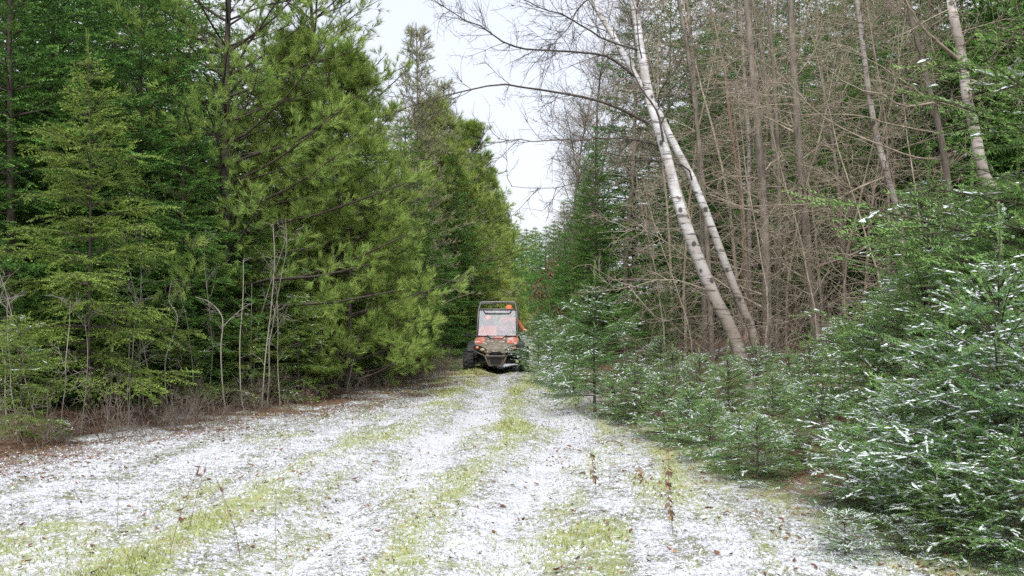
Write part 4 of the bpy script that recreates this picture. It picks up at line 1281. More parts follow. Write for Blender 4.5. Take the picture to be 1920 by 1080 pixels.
# leaf litter: a mass of dead leaves, and the larger single leaves nearest the camera
x, y = scatter(54000, -9.0, 4.5, 5.0, 30, 1.3)
s_, g_, l_ = masks(x, y)
le, re = edge(LEFT_EDGE, y), edge(RIGHT_EDGE, y)
dens = 0.10 + 1.3 * sstep(-2.4, -0.3, le - x) * sstep(0.3, 0.6, fbm(x * 1.5, y * 1.5, 91)) + 0.25 * sstep(-0.9, 0.1, x - re) + 0.10 * sstep(12, 22, y)
dens = dens * (0.25 + 1.5 * sstep(0.42, 0.68, fbm(x * 2.3, y * 2.3, 95)))
keep = rg.random(len(x)) < dens
x, y = x[keep], y[keep]
P = np.stack([x, y, ground_z(x, y) + 0.004], -1)
V, F, A = leaf_scatter(rg, P, 0.036)
o = link('leaf_litter', mesh_tris('leaf_litter', V, F, False, A), M['leaf'])
tag(o, 'scattered brown dead leaves over the snow', 'leaves', kind='stuff')
print('litter leaves', len(x))

leaf_kinds = []
for i in range(8):
    V, F, A = leaf_scatter(rg, np.zeros((1, 3)), 0.058)
    leaf_kinds.append(mesh_tris('fallen_leaf', V, F, False, A))
cnt = 0
while cnt < 150:
    y = 5.6 + 7.5 * rg.random() ** 1.3
    x = rg.uniform(-0.5 * y, 0.28 * y)
    if not (edge(LEFT_EDGE, y) - 0.2 < x < edge(RIGHT_EDGE, y) + 0.1):
        continue
    if rg.random() > 0.35 + 0.65 * float(sstep(0.45, 0.6, fbm(np.array(x * 1.3), np.array(y * 1.3), 97))):
        continue
    o = link('fallen_leaf', leaf_kinds[cnt % 8], M['leaf'])
    o.location = (x, y, float(ground_z(x, y)) + 0.008)
    o.rotation_euler = (rg.uniform(-.2, .2), rg.uniform(-.2, .2), rg.uniform(0, 6.28))
    sc = rg.uniform(0.6, 1.25)
    o.scale = (sc, sc, sc)
    tag(o, 'single brown curled leaf lying on the snow near the camera', 'leaf', 'fallen leaves on the near snow')
    cnt += 1


# dry weeds and sprouts
def weed(seed, H, leafy, r=0.0028):
    rng = np.random.default_rng(seed)
    P = grow(rng, np.array([[0, 0, -0.03]]), np.array([[0.08, 0.02, 1.0]]), [H], 8, 0.07, 0.03)
    g = [tubes(P, np.full((1, 8), r) * np.linspace(1.2, 0.5, 8), 4)]
    c, d = offshoots(rng, P, 4, 0.35, 0.95, 38)
    P2 = grow(rng, c, d, rng.uniform(0.1, 0.3, len(c)) * H, 4, 0.12, 0.05)
    g.append(tubes(P2, np.full((len(c), 4), r * 0.5) * np.linspace(1, 0.5, 4), 3))
    V, F = cat(g)
    parts = [('stem', mesh_tris('weed_stem', V, F, True, np.repeat(rng.random((1, 3)) * 0.6, len(V), 0)), M['weed'])]
    if leafy:
        t = rng.uniform(0.3, 1.0, leafy)
        p = np.stack([np.interp(t * 7, np.arange(8), P[0, :, q]) for q in range(3)], -1)
        V, F, A = leaf_scatter(rng, p, 0.055, hang=True)
        A[:, 1] *= 0.7
        parts.append(('dry_leaves', mesh_tris('weed_leaves', V, F, False, A), M['weed']))
    return parts


W = [weed(1, 0.62, 16), weed(2, 0.5, 12), weed(3, 0.42, 9), weed(4, 0.55, 0, 0.002), weed(5, 0.4, 0, 0.002), weed(6, 0.7, 3, 0.0025)]
for p, q, k, s, lb in [(1118, 930, 0, 0.8, 'dry brown weed with curled leaves standing on the snow left of the firs'), (1212, 935, 2, 0.85, 'short dry weed halfway between two taller dry weeds'),
                       (1262, 1005, 0, 0.85, 'tall dry weed beside the verge firs on the right'), (1145, 1015, 2, 0.55, 'bent low dry weed on the snow at lower right'),
                       (1255, 930, 1, 0.9, 'dry weed touching the low snowy fir'), (1142, 915, 4, 0.8, 'thin bare stalk right of the leftmost dry weed')]:
    Y = EYE * FPX / (q - HOR)
    place(W[k], 'dry_weed', at(p, Y), Y, lb, 'weed', 'dry weeds on the right of the trail', s=s)
for p, q, k, s, lb in [(318, 1052, 5, 1.0, 'forked bare sprout on the snow at lower left'), (218, 990, 3, 1.0, 'thin upright sprout left of the forked sprout'), (450, 1040, 5, 0.85, 'thin sprout with a dead leaf by the yellow grass'),
                       (515, 1045, 3, 1.0, 'straight stalk at the edge of the wheel track'), (355, 1000, 5, 0.75, 'leafy sprout right of the forked sprout'), (275, 960, 3, 0.8, 'slim sprout before the brown leaf patch')]:
    Y = EYE * FPX / (q - HOR)
    place(W[k], 'bare_sprout', at(p, Y), Y, lb, 'sprout', 'bare sprouts on the left verge', s=s)
for i in range(80):
    y = rg.uniform(7.0, 17)
    x = float(edge(LEFT_EDGE, y)) + rg.uniform(0.0, 2.4)
    place(W[int(rg.integers(3, 6))], 'bare_sprout', x, y, 'one of many thin brown sprouts scattered over the left verge', 'sprout', 'small sprouts on the left verge', s=rg.uniform(0.45, 0.85))
for i in range(14):
    y = rg.uniform(6.8, 10.5)
    x = float(edge(RIGHT_EDGE, y)) - rg.uniform(0.0, 1.0)
    place(W[int(rg.integers(3, 5))], 'dry_stalk', x, y, 'one of many thin dry stalks on the snow beside the verge firs', 'stalk', 'dry stalks beside the verge firs', s=rg.uniform(0.3, 0.6))

# ------------------------------------------------------------------ the side-by-side utility vehicle and its two riders
def camo_mat():
    k = Nodes('camouflage_bodywork')
    n1, n2 = k.noise(4.2, 3.0, None, 0.55), k.noise(7.0, 3.0, None, 0.6)
    n3 = k.noise(26, 4.0, None, 0.6)
    c = k.mix(k.rng(n3, 0.4, 0.6), (0.11, 0.095, 0.07), (0.18, 0.155, 0.115))
    c = k.mix(k.rng(n2, 0.60, 0.62), c, (0.36, 0.33, 0.30))
    c = k.mix(k.rng(n3, 0.66, 0.68), c, (0.06, 0.05, 0.04))
    return k.pbr(c, 0.5, spec=0.3)


def orange_mat():
    k = Nodes('orange_camouflage')
    n1, n3 = k.noise(7.0, 3.0, None, 0.6), k.noise(24, 3.0, None, 0.6)
    c = k.mix(k.rng(n1, 0.52, 0.56), (0.46, 0.11, 0.055), (0.50, 0.46, 0.44))
    c = k.mix(k.rng(n3, 0.60, 0.64), c, (0.16, 0.10, 0.07))
    return k.pbr(c, 0.5, spec=0.3)


def glass_mat():
    k = Nodes('dusty_windshield')
    tr = k.n('ShaderNodeBsdfTransparent', Color=(0.92, 0.94, 0.97, 1))
    gl = k.n('ShaderNodeBsdfGlossy', Color=(0.92, 0.94, 1.0, 1), Roughness=0.03)
    df = k.n('ShaderNodeBsdfDiffuse', Color=(0.74, 0.75, 0.80, 1))
    m1 = k.n('ShaderNodeMixShader')
    k.set(m1.inputs[0], k.rng(k.noise(9, 5.0, None, 0.7), 0.35, 0.7, 0.03, 0.12))
    k.t.links.new(tr.outputs[0], m1.inputs[1])
    k.t.links.new(df.outputs[0], m1.inputs[2])
    m2 = k.n('ShaderNodeMixShader')
    m2.inputs[0].default_value = 0.17
    k.t.links.new(m1.outputs[0], m2.inputs[1])
    k.t.links.new(gl.outputs[0], m2.inputs[2])
    k.t.links.new(m2.outputs[0], k.out.inputs['Surface'])
    return k.m


def jacket_mat(name, a, b, c3, scale=9):
    k = Nodes(name)
    n1, n2 = k.noise(scale, 3.0, None, 0.6), k.noise(scale * 3.2, 3.0, None, 0.6)
    c = k.mix(k.rng(n1, 0.48, 0.54), a, b)
    c = k.mix(k.rng(n2, 0.57, 0.62), c, c3)
    return k.pbr(c, 0.9, k.bump(n2, 0.3, 0.01), spec=0.1)


M['camo'], M['orange_camo'], M['glass'] = camo_mat(), orange_mat(), glass_mat()
M['black'] = plain_mat('black_plastic', (0.022, 0.022, 0.024), 0.55)
M['tyre'] = plain_mat('tyre_rubber', (0.024, 0.024, 0.026), 0.85, var=0.4, scale=20)
M['steel'] = plain_mat('tan_steel_tube', (0.11, 0.10, 0.08), 0.45, 0.0, 0.3, 14)
M['cage'] = plain_mat('grey_steel_tube', (0.17, 0.165, 0.155), 0.4, 0.2, 0.3, 14)
M['darksteel'] = plain_mat('dark_steel', (0.035, 0.034, 0.034), 0.5, 0.3)
M['rim'] = plain_mat('wheel_rim', (0.06, 0.06, 0.065), 0.4, 0.5)
M['lens'] = plain_mat('lamp_lens', (0.42, 0.36, 0.24), 0.12, 0.0, 0.4, 30, 0.6)
M['amber'] = plain_mat('amber_lens', (0.55, 0.16, 0.05), 0.15, 0.0, 0.2, 30, 0.6)
M['seat'] = plain_mat('seat_vinyl', (0.05, 0.05, 0.052), 0.7)
M['skin'] = plain_mat('skin', (0.55, 0.34, 0.25), 0.6, 0.0, 0.1)
M['blaze'] = plain_mat('blaze_orange_cloth', (0.75, 0.20, 0.09), 0.9, 0.0, 0.2, 20, 0.1)
M['vest'] = jacket_mat('orange_vest', (0.85, 0.22, 0.09), (0.78, 0.17, 0.06), (0.50, 0.12, 0.06))
M['brown_camo'] = jacket_mat('brown_camouflage_jacket', (0.26, 0.12, 0.05), (0.42, 0.14, 0.05), (0.10, 0.065, 0.04), 11)
M['trousers'] = jacket_mat('dark_trousers', (0.06, 0.055, 0.045), (0.10, 0.085, 0.065), (0.04, 0.035, 0.03))
M['hair'] = plain_mat('brown_hair', (0.06, 0.035, 0.02), 0.7)
M['eye'] = plain_mat('eye', (0.02, 0.018, 0.016), 0.3)


def from_bm(name, bm, mat, parent, smooth=True, bevel=0.0):
    bmesh.ops.recalc_face_normals(bm, faces=bm.faces)
    if bevel:
        bmesh.ops.bevel(bm, geom=list(bm.edges), offset=bevel, segments=2, affect='EDGES', clamp_overlap=True)
    me = bpy.data.meshes.new(name)
    bm.to_mesh(me)
    bm.free()
    if smooth:
        me.polygons.foreach_set('use_smooth', np.ones(len(me.polygons), bool))
        me.set_sharp_from_angle(angle=math.radians(35))
    return link(name, me, mat, parent)


def box(bm, c, s, rot=None):
    r = bmesh.ops.create_cube(bm, size=1.0)['verts']
    for v in r:
        v.co = Vector((v.co.x * s[0], v.co.y * s[1], v.co.z * s[2]))
        if rot is not None:
            v.co = rot @ v.co
        v.co += Vector(c)
    return r


def prism(bm, front, depth):
    """front: outline (x, y, z) list; extruded by vector depth"""
    a = [bm.verts.new(Vector(p)) for p in front]
    b = [bm.verts.new(Vector(p) + Vector(depth)) for p in front]
    bm.faces.new(a)
    bm.faces.new(b[::-1])
    n = len(a)
    for i in range(n):
        bm.faces.new((a[i], b[i], b[(i + 1) % n], a[(i + 1) % n]))


def pipes(name, paths, r, mat, parent, n=10, k=8):
    g = []
    for p in paths:
        P = smooth_path(p, n) if len(p) > 2 else np.array(p, float)
        g.append(tubes(P[None], np.full((1, len(P)), r), k, cap=True))
    return link(name, mesh_tris(name, *cat(g), smooth=True), mat, parent)


def poly(pts, bend=0.04):
    """a bent tube path: straight runs with small rounded corners"""
    p = [np.array(q, float) for q in pts]
    out = [p[0]]
    for a, b, c in zip(p, p[1:], p[2:]):
        out += [b + (a - b) / np.linalg.norm(a - b) * bend, b * 0.9 + 0.05 * (a + c) if False else b + 0.25 * bend * ((a - b) / np.linalg.norm(a - b) + (c - b) / np.linalg.norm(c - b)), b + (c - b) / np.linalg.norm(c - b) * bend]
    return np.array(out + [p[-1]])


def tube_set(name, paths, r, mat, parent, k=8):
    g = [tubes(poly(p)[None], np.full((1, len(poly(p))), r), k, cap=True) for p in paths]
    return link(name, mesh_tris(name, *cat(g), smooth=True), mat, parent)


UX, UY = at(930, 26.8), 26.8 + 0.33
utv = empty('utility_vehicle', (UX, UY, float(gz(UX, UY)) - 0.055), math.radians(-1.0), 1.03)
tag(utv, 'camouflage side-by-side utility vehicle with roll cage and pale windshield on the trail', 'vehicle')


def wheel(x, y):
    bm = bmesh.new()
    n, R = 36, 0.33
    w = 0.13
    prof = [(-w * 0.80, 0.19), (-w, 0.235), (-w * 0.98, 0.285), (-w * 0.72, R - 0.018), (0, R - 0.010), (w * 0.72, R - 0.018), (w * 0.98, 0.285), (w, 0.235), (w * 0.80, 0.19)]
    rings = []
    for i in range(n):
        a = 2 * math.pi * i / n
        rings.append([bm.verts.new((px_, r * math.cos(a), r * math.sin(a))) for px_, r in prof])
    for i in range(n):
        A, B_ = rings[i], rings[(i + 1) % n]
        for j in range(len(prof) - 1):
            bm.faces.new((A[j], A[j + 1], B_[j + 1], B_[j]))
    for i in range(22):                                  # tread lugs
        a = 2 * math.pi * i / 22
        for s in (-1, 1):
            m = Matrix.Rotation(a + s * 0.07, 3, 'X')
            box(bm, m @ Vector((s * w * 0.50, 0, R - 0.006)), (w * 0.72, 0.036, 0.026), m @ Matrix.Rotation(s * 0.35, 3, 'Z'))
    root = empty('wheel', (x, y, R))
    root.parent = utv
    from_bm('tyre', bm, M['tyre'], root)
    bm = bmesh.new()
    sgn = 1 if x > 0 else -1
    pr = [(w * 0.8, 0.192), (w * 0.55, 0.18), (w * 0.45, 0.10), (w * 0.62, 0.06), (w * 0.62, 0.001)]
    rg_ = []
    for i in range(24):
        a = 2 * math.pi * i / 24
        rg_.append([bm.verts.new((sgn * q, r * math.cos(a), r * math.sin(a))) for q, r in pr])
    for i in range(24):
        for j in range(len(pr) - 1):
            bm.faces.new((rg_[i][j], rg_[i][j + 1], rg_[(i + 1) % 24][j + 1], rg_[(i + 1) % 24][j]))
    from_bm('rim', bm, M['rim'], root)
    bm = bmesh.new()
    for i in range(4):
        a = math.pi / 4 + i * math.pi / 2
        box(bm, (sgn * w * 0.66, 0.075 * math.cos(a), 0.075 * math.sin(a)), (0.02, 0.02, 0.02))
    box(bm, (-sgn * w * 0.2, 0, 0), (0.16, 0.10, 0.10))
    from_bm('hub', bm, M['darksteel'], root, bevel=0.004)


for wx, wy in ((-0.68, 0), (0.68, 0), (-0.68, 1.95), (0.68, 1.95)):
    wheel(wx, wy)

# frame and running gear
bm = bmesh.new()
box(bm, (0, 1.05, 0.37), (0.86, 2.2, 0.14))
box(bm, (0, 0.05, 0.45), (0.50, 0.60, 0.26))
box(bm, (0, 1.95, 0.47), (0.62, 0.55, 0.24))
from_bm('chassis', bm, M['darksteel'], utv, bevel=0.015)
for s in (-1, 1):
    for wy in (0, 1.95):
        tube_set('suspension_arm', [[(s * 0.22, wy - 0.16, 0.36), (s * 0.58, wy, 0.30), (s * 0.22, wy + 0.16, 0.36)], [(s * 0.22, wy - 0.12, 0.50), (s * 0.56, wy, 0.42), (s * 0.22, wy + 0.12, 0.50)]], 0.017, M['darksteel'], utv)
        tube_set('shock_absorber', [[(s * 0.46, wy + 0.02, 0.34), (s * 0.33, wy + 0.05, 0.72)]], 0.035, M['black'], utv)
# hood: lofted shell with a raised centre and flared corners
bm = bmesh.new()
fx = [-1, -0.80, -0.46, -0.40, 0, 0.40, 0.46, 0.80, 1]
stations = [(-0.335, 0.20, [0.60, 0.61, 0.63, 0.64, 0.645, 0.64, 0.63, 0.61, 0.60]),
            (-0.30, 0.34, [0.655, 0.68, 0.71, 0.725, 0.73, 0.725, 0.71, 0.68, 0.655]),
            (-0.20, 0.50, [0.775, 0.79, 0.785, 0.81, 0.815, 0.81, 0.785, 0.79, 0.775]),
            (-0.02, 0.55, [0.83, 0.855, 0.84, 0.875, 0.88, 0.875, 0.84, 0.855, 0.83]),
            (0.32, 0.56, [0.87, 0.90, 0.885, 0.93, 0.935, 0.93, 0.885, 0.90, 0.87]),
            (0.66, 0.54, [0.92, 0.945, 0.94, 0.965, 0.97, 0.965, 0.94, 0.945, 0.92])]
rows = [[bm.verts.new((f * hw, y, z)) for f, z in zip(fx, zz)] for y, hw, zz in stations]
for A, B_ in zip(rows, rows[1:]):
    for j in range(len(fx) - 1):
        bm.faces.new((A[j], A[j + 1], B_[j + 1], B_[j]))
r = bmesh.ops.extrude_face_region(bm, geom=list(bm.faces))
for v in r['geom']:
    if isinstance(v, bmesh.types.BMVert):
        v.co.z -= 0.035
hood = from_bm('hood', bm, M['camo'], utv)
# coloured panels of the wrap, set a few millimetres proud of the hood
def hood_patch(name, y0, y1, f0, f1, mat, taper=0.0):
    bm = bmesh.new()
    ys = np.linspace(y0, y1, 6)
    g = []
    for y in ys:
        t = (y - y0) / (y1 - y0)
        fr = np.linspace(f0 + taper * t, f1 - taper * t * 0.3, 5)
        hw = np.interp(y, [q[0] for q in stations], [q[1] for q in stations])
        zz = [np.interp(y, [q[0] for q in stations], [q[2][j] for q in stations]) for j in range(len(fx))]
        g.append([bm.verts.new((f * hw, y, np.interp(f, fx, zz) + 0.008)) for f in fr])
    for A, B_ in zip(g, g[1:]):
        for j in range(4):
            bm.faces.new((A[j], A[j + 1], B_[j + 1], B_[j]))
    return from_bm(name, bm, mat, hood)


hood_patch('hood_decal', -0.16, 0.60, 0.50, 0.97, M['orange_camo'])
hood_patch('hood_decal', -0.16, 0.60, -0.97, -0.52, M['orange_camo'], 0.08)
hood_patch('hood_decal', 0.02, 0.50, -0.16, 0.38, M['orange_camo'], 0.10)
# scoop line on the hood
tube_set('hood_crease', [[(-0.24, 0.62, 0.985), (-0.15, 0.12, 0.918), (0.15, 0.12, 0.918), (0.24, 0.62, 0.985)]], 0.012, M['black'], hood)
# fenders and side body
for s in (-1, 1):
    bm = bmesh.new()
    out = [(s * 0.50, -0.22, 0.64), (s * 0.50, -0.16, 0.79), (s * 0.50, 0.05, 0.85), (s * 0.50, 0.40, 0.87), (s * 0.50, 0.66, 0.80), (s * 0.50, 0.66, 0.70), (s * 0.50, 0.36, 0.74), (s * 0.50, 0.05, 0.74), (s * 0.50, -0.14, 0.68)]
    prism(bm, out, (s * 0.20, 0.02, -0.03))
    from_bm('fender', bm, M['black'], utv, bevel=0.008)
    bm = bmesh.new()
    prism(bm, [(s * 0.50, 0.62, 0.42), (s * 0.52, 0.62, 0.90), (s * 0.54, 1.0, 0.72), (s * 0.54, 1.45, 0.74), (s * 0.52, 1.6, 0.80), (s * 0.50, 1.6, 0.42)], (-s * 0.03, 0, 0))
    from_bm('side_panel', bm, M['camo'], utv, bevel=0.006)
    # headlight: dark eye-shaped bezel with an amber outer and a clear inner lamp
    eye = [(s * 0.17, -0.325, 0.615), (s * 0.25, -0.325, 0.685), (s * 0.36, -0.29, 0.745), (s * 0.50, -0.23, 0.765), (s * 0.56, -0.20, 0.74), (s * 0.545, -0.215, 0.675), (s * 0.44, -0.27, 0.625), (s * 0.30, -0.315, 0.585)]
    bm = bmesh.new()
    prism(bm, eye, (0, 0.16, 0))
    hl = from_bm('headlight', bm, M['black'], utv, bevel=0.006)
    for nm, cx_, cz, cy_, rx, rz_, mt in (('lamp_lens', 0.325, 0.655, -0.305, 0.062, 0.042, 'lens'), ('amber_lamp', 0.455, 0.70, -0.262, 0.048, 0.040, 'amber')):
        bm = bmesh.new()
        bmesh.ops.create_uvsphere(bm, u_segments=16, v_segments=8, radius=1.0)
        for v in bm.verts:
            v.co = Vector((s * cx_ + v.co.x * rx, cy_ + v.co.y * 0.03, cz + v.co.z * rz_))
        from_bm(nm, bm, M[mt], hl)
    bm = bmesh.new()
    box(bm, (s * 0.74, 0.93, 0.98), (0.16, 0.06, 0.11))
    mr = from_bm('side_mirror', bm, M['black'], utv, bevel=0.02)
    tube_set('mirror_arm', [[(s * 0.50, 0.95, 0.96), (s * 0.68, 0.94, 0.97)]], 0.010, M['black'], mr)
# nose panel, grille, skid plate
bm = bmesh.new()
prism(bm, [(-0.25, -0.315, 0.57), (-0.20, -0.315, 0.64), (0.20, -0.315, 0.64), (0.25, -0.315, 0.57), (0.20, -0.315, 0.46), (-0.20, -0.315, 0.46)], (0, 0.10, 0))
from_bm('front_panel', bm, M['camo'], utv, bevel=0.01)
bm = bmesh.new()
prism(bm, [(-0.18, -0.332, 0.545), (-0.125, -0.332, 0.615), (0.125, -0.332, 0.615), (0.18, -0.332, 0.545), (0.17, -0.332, 0.535), (-0.17, -0.332, 0.535)], (0, 0.03, 0))
gr_ = from_bm('grille', bm, M['black'], utv, bevel=0.004)
for i in range(4):
    tube_set('grille_bar', [[(-0.16 + 0.012 * i, -0.338, 0.55 + i * 0.018), (0.16 - 0.012 * i, -0.338, 0.55 + i * 0.018)]], 0.004, M['darksteel'], gr_)
bm = bmesh.new()
prism(bm, [(-0.21, -0.33, 0.48), (0.21, -0.33, 0.48), (0.16, -0.30, 0.27), (-0.16, -0.30, 0.27)], (0, 0.03, 0))
sk = from_bm('skid_plate', bm, M['steel'], utv, bevel=0.006)
bm = bmesh.new()
prism(bm, [(-0.15, -0.338, 0.46), (0.15, -0.338, 0.46), (0.12, -0.315, 0.31), (-0.12, -0.315, 0.31)], (0, 0.02, 0))
from_bm('skid_dark_panel', bm, M['darksteel'], sk)  # dark panel standing slightly proud of the skid plate
tube_set('front_bumper', [[(-0.62, -0.16, 0.66), (-0.26, -0.37, 0.505), (0.26, -0.37, 0.505), (0.62, -0.16, 0.66)], [(-0.26, -0.37, 0.505), (-0.17, -0.345, 0.265), (0.17, -0.345, 0.265), (0.26, -0.37, 0.505)],
                          [(-0.17, -0.345, 0.265), (-0.17, 0.0, 0.33)], [(0.17, -0.345, 0.265), (0.17, 0.0, 0.33)]], 0.018, M['steel'], utv)
# cockpit
bm = bmesh.new()
box(bm, (0, 0.82, 0.86), (1.0, 0.22, 0.20))
from_bm('dashboard', bm, M['black'], utv, bevel=0.03)
for s in (-1, 1):
    bm = bmesh.new()
    box(bm, (s * 0.27, 1.42, 0.62), (0.44, 0.46, 0.14))
    st_ = from_bm('seat', bm, M['seat'], utv, bevel=0.04)
    bm = bmesh.new()
    box(bm, (s * 0.27, 1.70, 0.98), (0.42, 0.12, 0.60), Matrix.Rotation(-0.18, 3, 'X'))
    from_bm('seat_back', bm, M['seat'], st_, bevel=0.04)
sw = empty('steering_wheel', (0.27, 1.02, 0.98), 0, 1, (math.radians(-28), 0))
sw.parent = utv
a_ = np.linspace(0, 2 * np.pi, 25)
ring = np.stack([0.17 * np.cos(a_), 0 * a_, 0.17 * np.sin(a_)], -1)
link('steering_rim', mesh_tris('steering_rim', *tubes(ring[None], np.full((1, 25), 0.014), 8), smooth=True), M['black'], sw)
tube_set('steering_spokes', [[(-0.16, 0, 0), (0.16, 0, 0)], [(0, 0, 0), (0, 0, -0.16)], [(0, 0, 0), (0, -0.22, -0.02)]], 0.014, M['black'], sw)
# cargo bed
bm = bmesh.new()
box(bm, (0, 2.15, 0.72), (1.10, 0.80, 0.05))
for s in (-1, 1):
    box(bm, (s * 0.56, 2.15, 0.86), (0.04, 0.80, 0.28))
box(bm, (0, 1.78, 0.86), (1.06, 0.04, 0.28))
box(bm, (0, 2.54, 0.86), (1.06, 0.04, 0.28))
from_bm('cargo_bed', bm, M['camo'], utv, bevel=0.01)
# roll cage
cage = tube_set('roll_cage', [
    [(-0.52, 0.72, 0.92), (-0.49, 1.16, 1.62), (-0.44, 1.42, 1.83), (0.44, 1.42, 1.83), (0.49, 1.16, 1.62), (0.52, 0.72, 0.92)],
    [(-0.54, 1.78, 0.60), (-0.52, 1.84, 1.60), (-0.44, 1.80, 1.80), (0.44, 1.80, 1.80), (0.52, 1.84, 1.60), (0.54, 1.78, 0.60)],
    [(-0.47, 1.38, 1.80), (-0.47, 1.84, 1.76)], [(0.47, 1.38, 1.80), (0.47, 1.84, 1.76)],
    [(-0.50, 1.84, 1.58), (0.50, 1.84, 1.58)], [(-0.48, 1.14, 1.64), (0.48, 1.14, 1.64)],
    [(-0.52, 1.82, 1.40), (-0.54, 2.5, 0.98)], [(0.52, 1.82, 1.40), (0.54, 2.5, 0.98)]], 0.020, M['cage'], utv)
for s in (-0.16, 0.20):
    bm = bmesh.new()
    box(bm, (s, 1.125, 1.65), (0.045, 0.05, 0.06))
    from_bm('windshield_clamp', bm, M['cage'], cage, bevel=0.006)
# windshield
bm = bmesh.new()
prism(bm, [(-0.485, 0.71, 0.975), (0.485, 0.71, 0.975), (0.465, 1.115, 1.61), (-0.465, 1.115, 1.61)], (0, 0.006, -0.004))
ws = from_bm('windshield', bm, M['glass'], utv, smooth=False)
tube_set('windshield_frame', [[(-0.49, 0.705, 0.965), (0.49, 0.705, 0.965), (0.47, 1.12, 1.62), (-0.47, 1.12, 1.62), (-0.49, 0.705, 0.965)]], 0.010, M['black'], ws)
tube_set('windshield_trim', [[(-0.36, 1.10, 1.612), (-0.31, 1.045, 1.535), (0.31, 1.045, 1.535), (0.36, 1.10, 1.612)]], 0.011, M['black'], ws)


# riders -----------------------------------------------------------------
def skin_body(name, joints, edges, mat, parent, levels=2):
    me = bpy.data.meshes.new(name)
    names = list(joints)
    me.from_pydata([joints[n][:3] for n in names], [(names.index(a), names.index(b)) for a, b in edges], [])
    o = link(name, me, mat, parent)
    o.modifiers.new('skin', 'SKIN')
    for i, n in enumerate(names):
        r = joints[n][3]
        sv = me.skin_vertices[0].data[i]
        sv.radius = r if isinstance(r, tuple) else (r, r)
        sv.use_root = i == 0
    ss = o.modifiers.new('smooth', 'SUBSURF')
    ss.levels = ss.render_levels = levels
    for p in me.polygons:
        p.use_smooth = True
    o.modifiers['skin'].use_smooth_shade = True
    return o


def ellip(name, c, r, mat, parent, seg=20, fn=None):
    bm = bmesh.new()
    bmesh.ops.create_uvsphere(bm, u_segments=seg, v_segments=seg * 2 // 3, radius=1.0)
    for v in bm.verts:
        q = v.co.copy()
        if fn:
            q = fn(q)
        v.co = Vector((c[0] + q.x * r[0], c[1] + q.y * r[1], c[2] + q.z * r[2]))
    return from_bm(name, bm, mat, parent)


def head(root, c, s, cap_mat, skin=True):
    """a head facing -Y with face, hair and a cap; c = middle of the head"""
    x, y, z = c
    def shape(q):
        if q.z < -0.1:
            q.x *= 1 - 0.25 * (-q.z - 0.1)
            q.y *= 1 - 0.12 * (-q.z - 0.1)
        if q.y < -0.75:
            q.y = -0.75 + (q.y + 0.75) * 0.6
        return q
    h = ellip('head', c, (0.078 * s, 0.098 * s, 0.118 * s), M['skin'], root, 24, shape)
    ellip('nose', (x, y - 0.092 * s, z - 0.015 * s), (0.013 * s, 0.020 * s, 0.022 * s), M['skin'], h, 10)
    for q in (-1, 1):
        ellip('eye', (x + q * 0.030 * s, y - 0.076 * s, z + 0.008 * s), (0.012 * s, 0.010 * s, 0.008 * s), M['eye'], h, 10)
        ellip('ear', (x + q * 0.079 * s, y + 0.008 * s, z - 0.005 * s), (0.012 * s, 0.022 * s, 0.030 * s), M['skin'], h, 10)
    ellip('mouth', (x, y - 0.080 * s, z - 0.058 * s), (0.024 * s, 0.010 * s, 0.006 * s), M['vest'], h, 10)
    ellip('hair', (x, y + 0.022 * s, z + 0.012 * s), (0.083 * s, 0.092 * s, 0.100 * s), M['hair'], h, 16)
    def cap(q):
        q.z = max(q.z, -0.05)
        return q
    cp = ellip('cap', (x, y + 0.006 * s, z + 0.045 * s), (0.092 * s, 0.112 * s, 0.098 * s), cap_mat, root, 20, cap)
    bm = bmesh.new()
    pts = [(x + 0.080 * s * math.cos(a), y - 0.085 * s - 0.075 * s * math.sin(a), z + 0.042 * s - 0.012 * s * math.sin(a)) for a in np.linspace(0, math.pi, 9)]
    prism(bm, pts, (0, 0, 0.008 * s))
    from_bm('cap_brim', bm, cap_mat, cp)


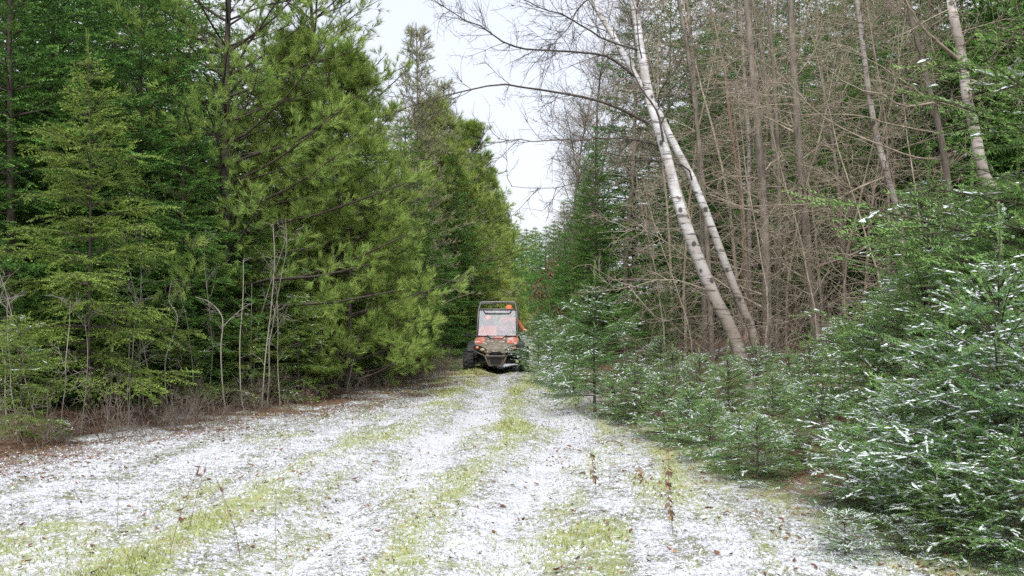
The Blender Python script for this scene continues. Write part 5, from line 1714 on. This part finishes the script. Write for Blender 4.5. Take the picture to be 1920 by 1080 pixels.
def hand(root, wrist, aim, palm_n, s=1.0, curl=1.0, mat=None):
    """palm and five fingers as skinned chains; aim = pointing direction, palm_n = palm side"""
    w, a, n = Vector(wrist), Vector(aim).normalized(), Vector(palm_n).normalized()
    l = a.cross(n).normalized()
    J, E = {}, []
    def add(k, p, r):
        J[k] = (*p, r)
    add('w', w, 0.024 * s)
    add('p', w + a * 0.045 * s, (0.036 * s, 0.018 * s))
    add('k', w + a * 0.085 * s, (0.038 * s, 0.016 * s))
    E += [('w', 'p'), ('p', 'k')]
    hnd = skin_body('hand', J, E, mat or M['skin'], root, 1)
    for i, (off, ln_) in enumerate(((-0.030, 0.072), (-0.010, 0.082), (0.010, 0.076), (0.028, 0.060))):
        b = w + a * 0.085 * s + l * off * s
        d1 = (a * math.cos(0.5 * curl) + n * math.sin(0.5 * curl)).normalized()
        d2 = (a * math.cos(1.4 * curl) + n * math.sin(1.4 * curl)).normalized()
        d3 = (a * math.cos(2.2 * curl) + n * math.sin(2.2 * curl)).normalized()
        p1 = b + d1 * ln_ * 0.45 * s
        p2 = p1 + d2 * ln_ * 0.32 * s
        p3 = p2 + d3 * ln_ * 0.26 * s
        skin_body('finger', {'a': (*(b - a * 0.02 * s), 0.009 * s), 'b': (*p1, 0.009 * s), 'c': (*p2, 0.0085 * s), 'd': (*p3, 0.007 * s)}, [('a', 'b'), ('b', 'c'), ('c', 'd')], mat or M['skin'], hnd, 1)
    b = w + a * 0.030 * s - l * 0.028 * s
    p1 = b + (a * 0.6 - l * 0.7 + n * 0.3).normalized() * 0.035 * s
    p2 = p1 + (a * 0.6 - l * 0.1 + n * 0.8).normalized() * 0.030 * s
    skin_body('thumb', {'a': (*b, 0.011 * s), 'b': (*p1, 0.010 * s), 'c': (*p2, 0.008 * s)}, [('a', 'b'), ('b', 'c')], mat or M['skin'], hnd, 1)
    return hnd


def rider(name, label, x, seat_z, s, lean, jacket, cap_mat, wr_l, el_l, wr_r, el_r, aim_l, aim_r, yaw=0.0):
    root = empty(name, (UX, UY, utv.location.z), math.radians(-1.0), 1.03)
    tag(root, label, 'person', 'riders in the utility vehicle')
    hy = 1.50
    hz = seat_z + 0.10 * s
    sh = hz + 0.46 * s
    J = {'pelvis': (x, hy, hz, (0.16 * s, 0.12 * s)), 'waist': (x, hy - 0.02 + lean * 0.3, hz + 0.18 * s, (0.15 * s, 0.11 * s)), 'chest': (x, hy - 0.02 + lean * 0.7, hz + 0.36 * s, (0.17 * s, 0.12 * s)),
         'neckbase': (x, hy + lean, sh + 0.03 * s, (0.075 * s, 0.07 * s)), 'neck': (x, hy - 0.01 + lean, sh + 0.09 * s, 0.052 * s),
         'sl': (x - 0.185 * s, hy + lean * 0.9, sh - 0.02 * s, 0.070 * s), 'sr': (x + 0.185 * s, hy + lean * 0.9, sh - 0.02 * s, 0.070 * s),
         'el': (*el_l, 0.056 * s), 'wl': (*wr_l, 0.038 * s), 'er': (*el_r, 0.056 * s), 'wr': (*wr_r, 0.038 * s)}
    E = [('pelvis', 'waist'), ('waist', 'chest'), ('chest', 'neckbase'), ('neckbase', 'neck'), ('chest', 'sl'), ('chest', 'sr'), ('sl', 'el'), ('el', 'wl'), ('sr', 'er'), ('er', 'wr')]
    for q, nm in ((-1, 'l'), (1, 'r')):
        J['hip' + nm] = (x + q * 0.10 * s, hy - 0.08 * s, hz - 0.01, 0.095 * s)
        J['kn' + nm] = (x + q * 0.13 * s, hy - 0.48 * s, hz + 0.04 * s, 0.072 * s)
        J['an' + nm] = (x + q * 0.12 * s, hy - 0.58 * s, max(0.50, hz - 0.32 * s), 0.050 * s)
        J['to' + nm] = (x + q * 0.12 * s, hy - 0.76 * s, max(0.47, hz - 0.36 * s), 0.042 * s)
        E += [('pelvis', 'hip' + nm), ('hip' + nm, 'kn' + nm), ('kn' + nm, 'an' + nm), ('an' + nm, 'to' + nm)]
    skin_body('body', J, E, jacket, root)
    head(root, (x, hy - 0.03 + lean, sh + 0.21 * s), s, cap_mat)
    hand(root, wr_l, aim_l, (0, 0, -1), s)
    hand(root, wr_r, aim_r, (0, 0, -1), s)
    return root


rider('person', 'person in orange cap and brown camouflage jacket leaning out at the driver side', 0.29, 0.80, 1.05, 0.0, M['brown_camo'], M['blaze'],
      (0.15, 1.06, 1.12), (0.06, 1.32, 1.06), (0.68, 1.13, 1.12), (0.64, 1.42, 1.14), (0.2, -1, 0.1), (0.45, -0.8, 0.0))
rider('person', 'smaller person in orange cap and orange jacket sitting behind the windshield', -0.25, 0.68, 0.88, 0.0, M['vest'], M['blaze'],
      (-0.33, 1.08, 0.98), (-0.46, 1.32, 0.95), (-0.14, 1.08, 0.98), (-0.06, 1.32, 0.95), (0.1, -1, -0.1), (-0.1, -1, -0.1))
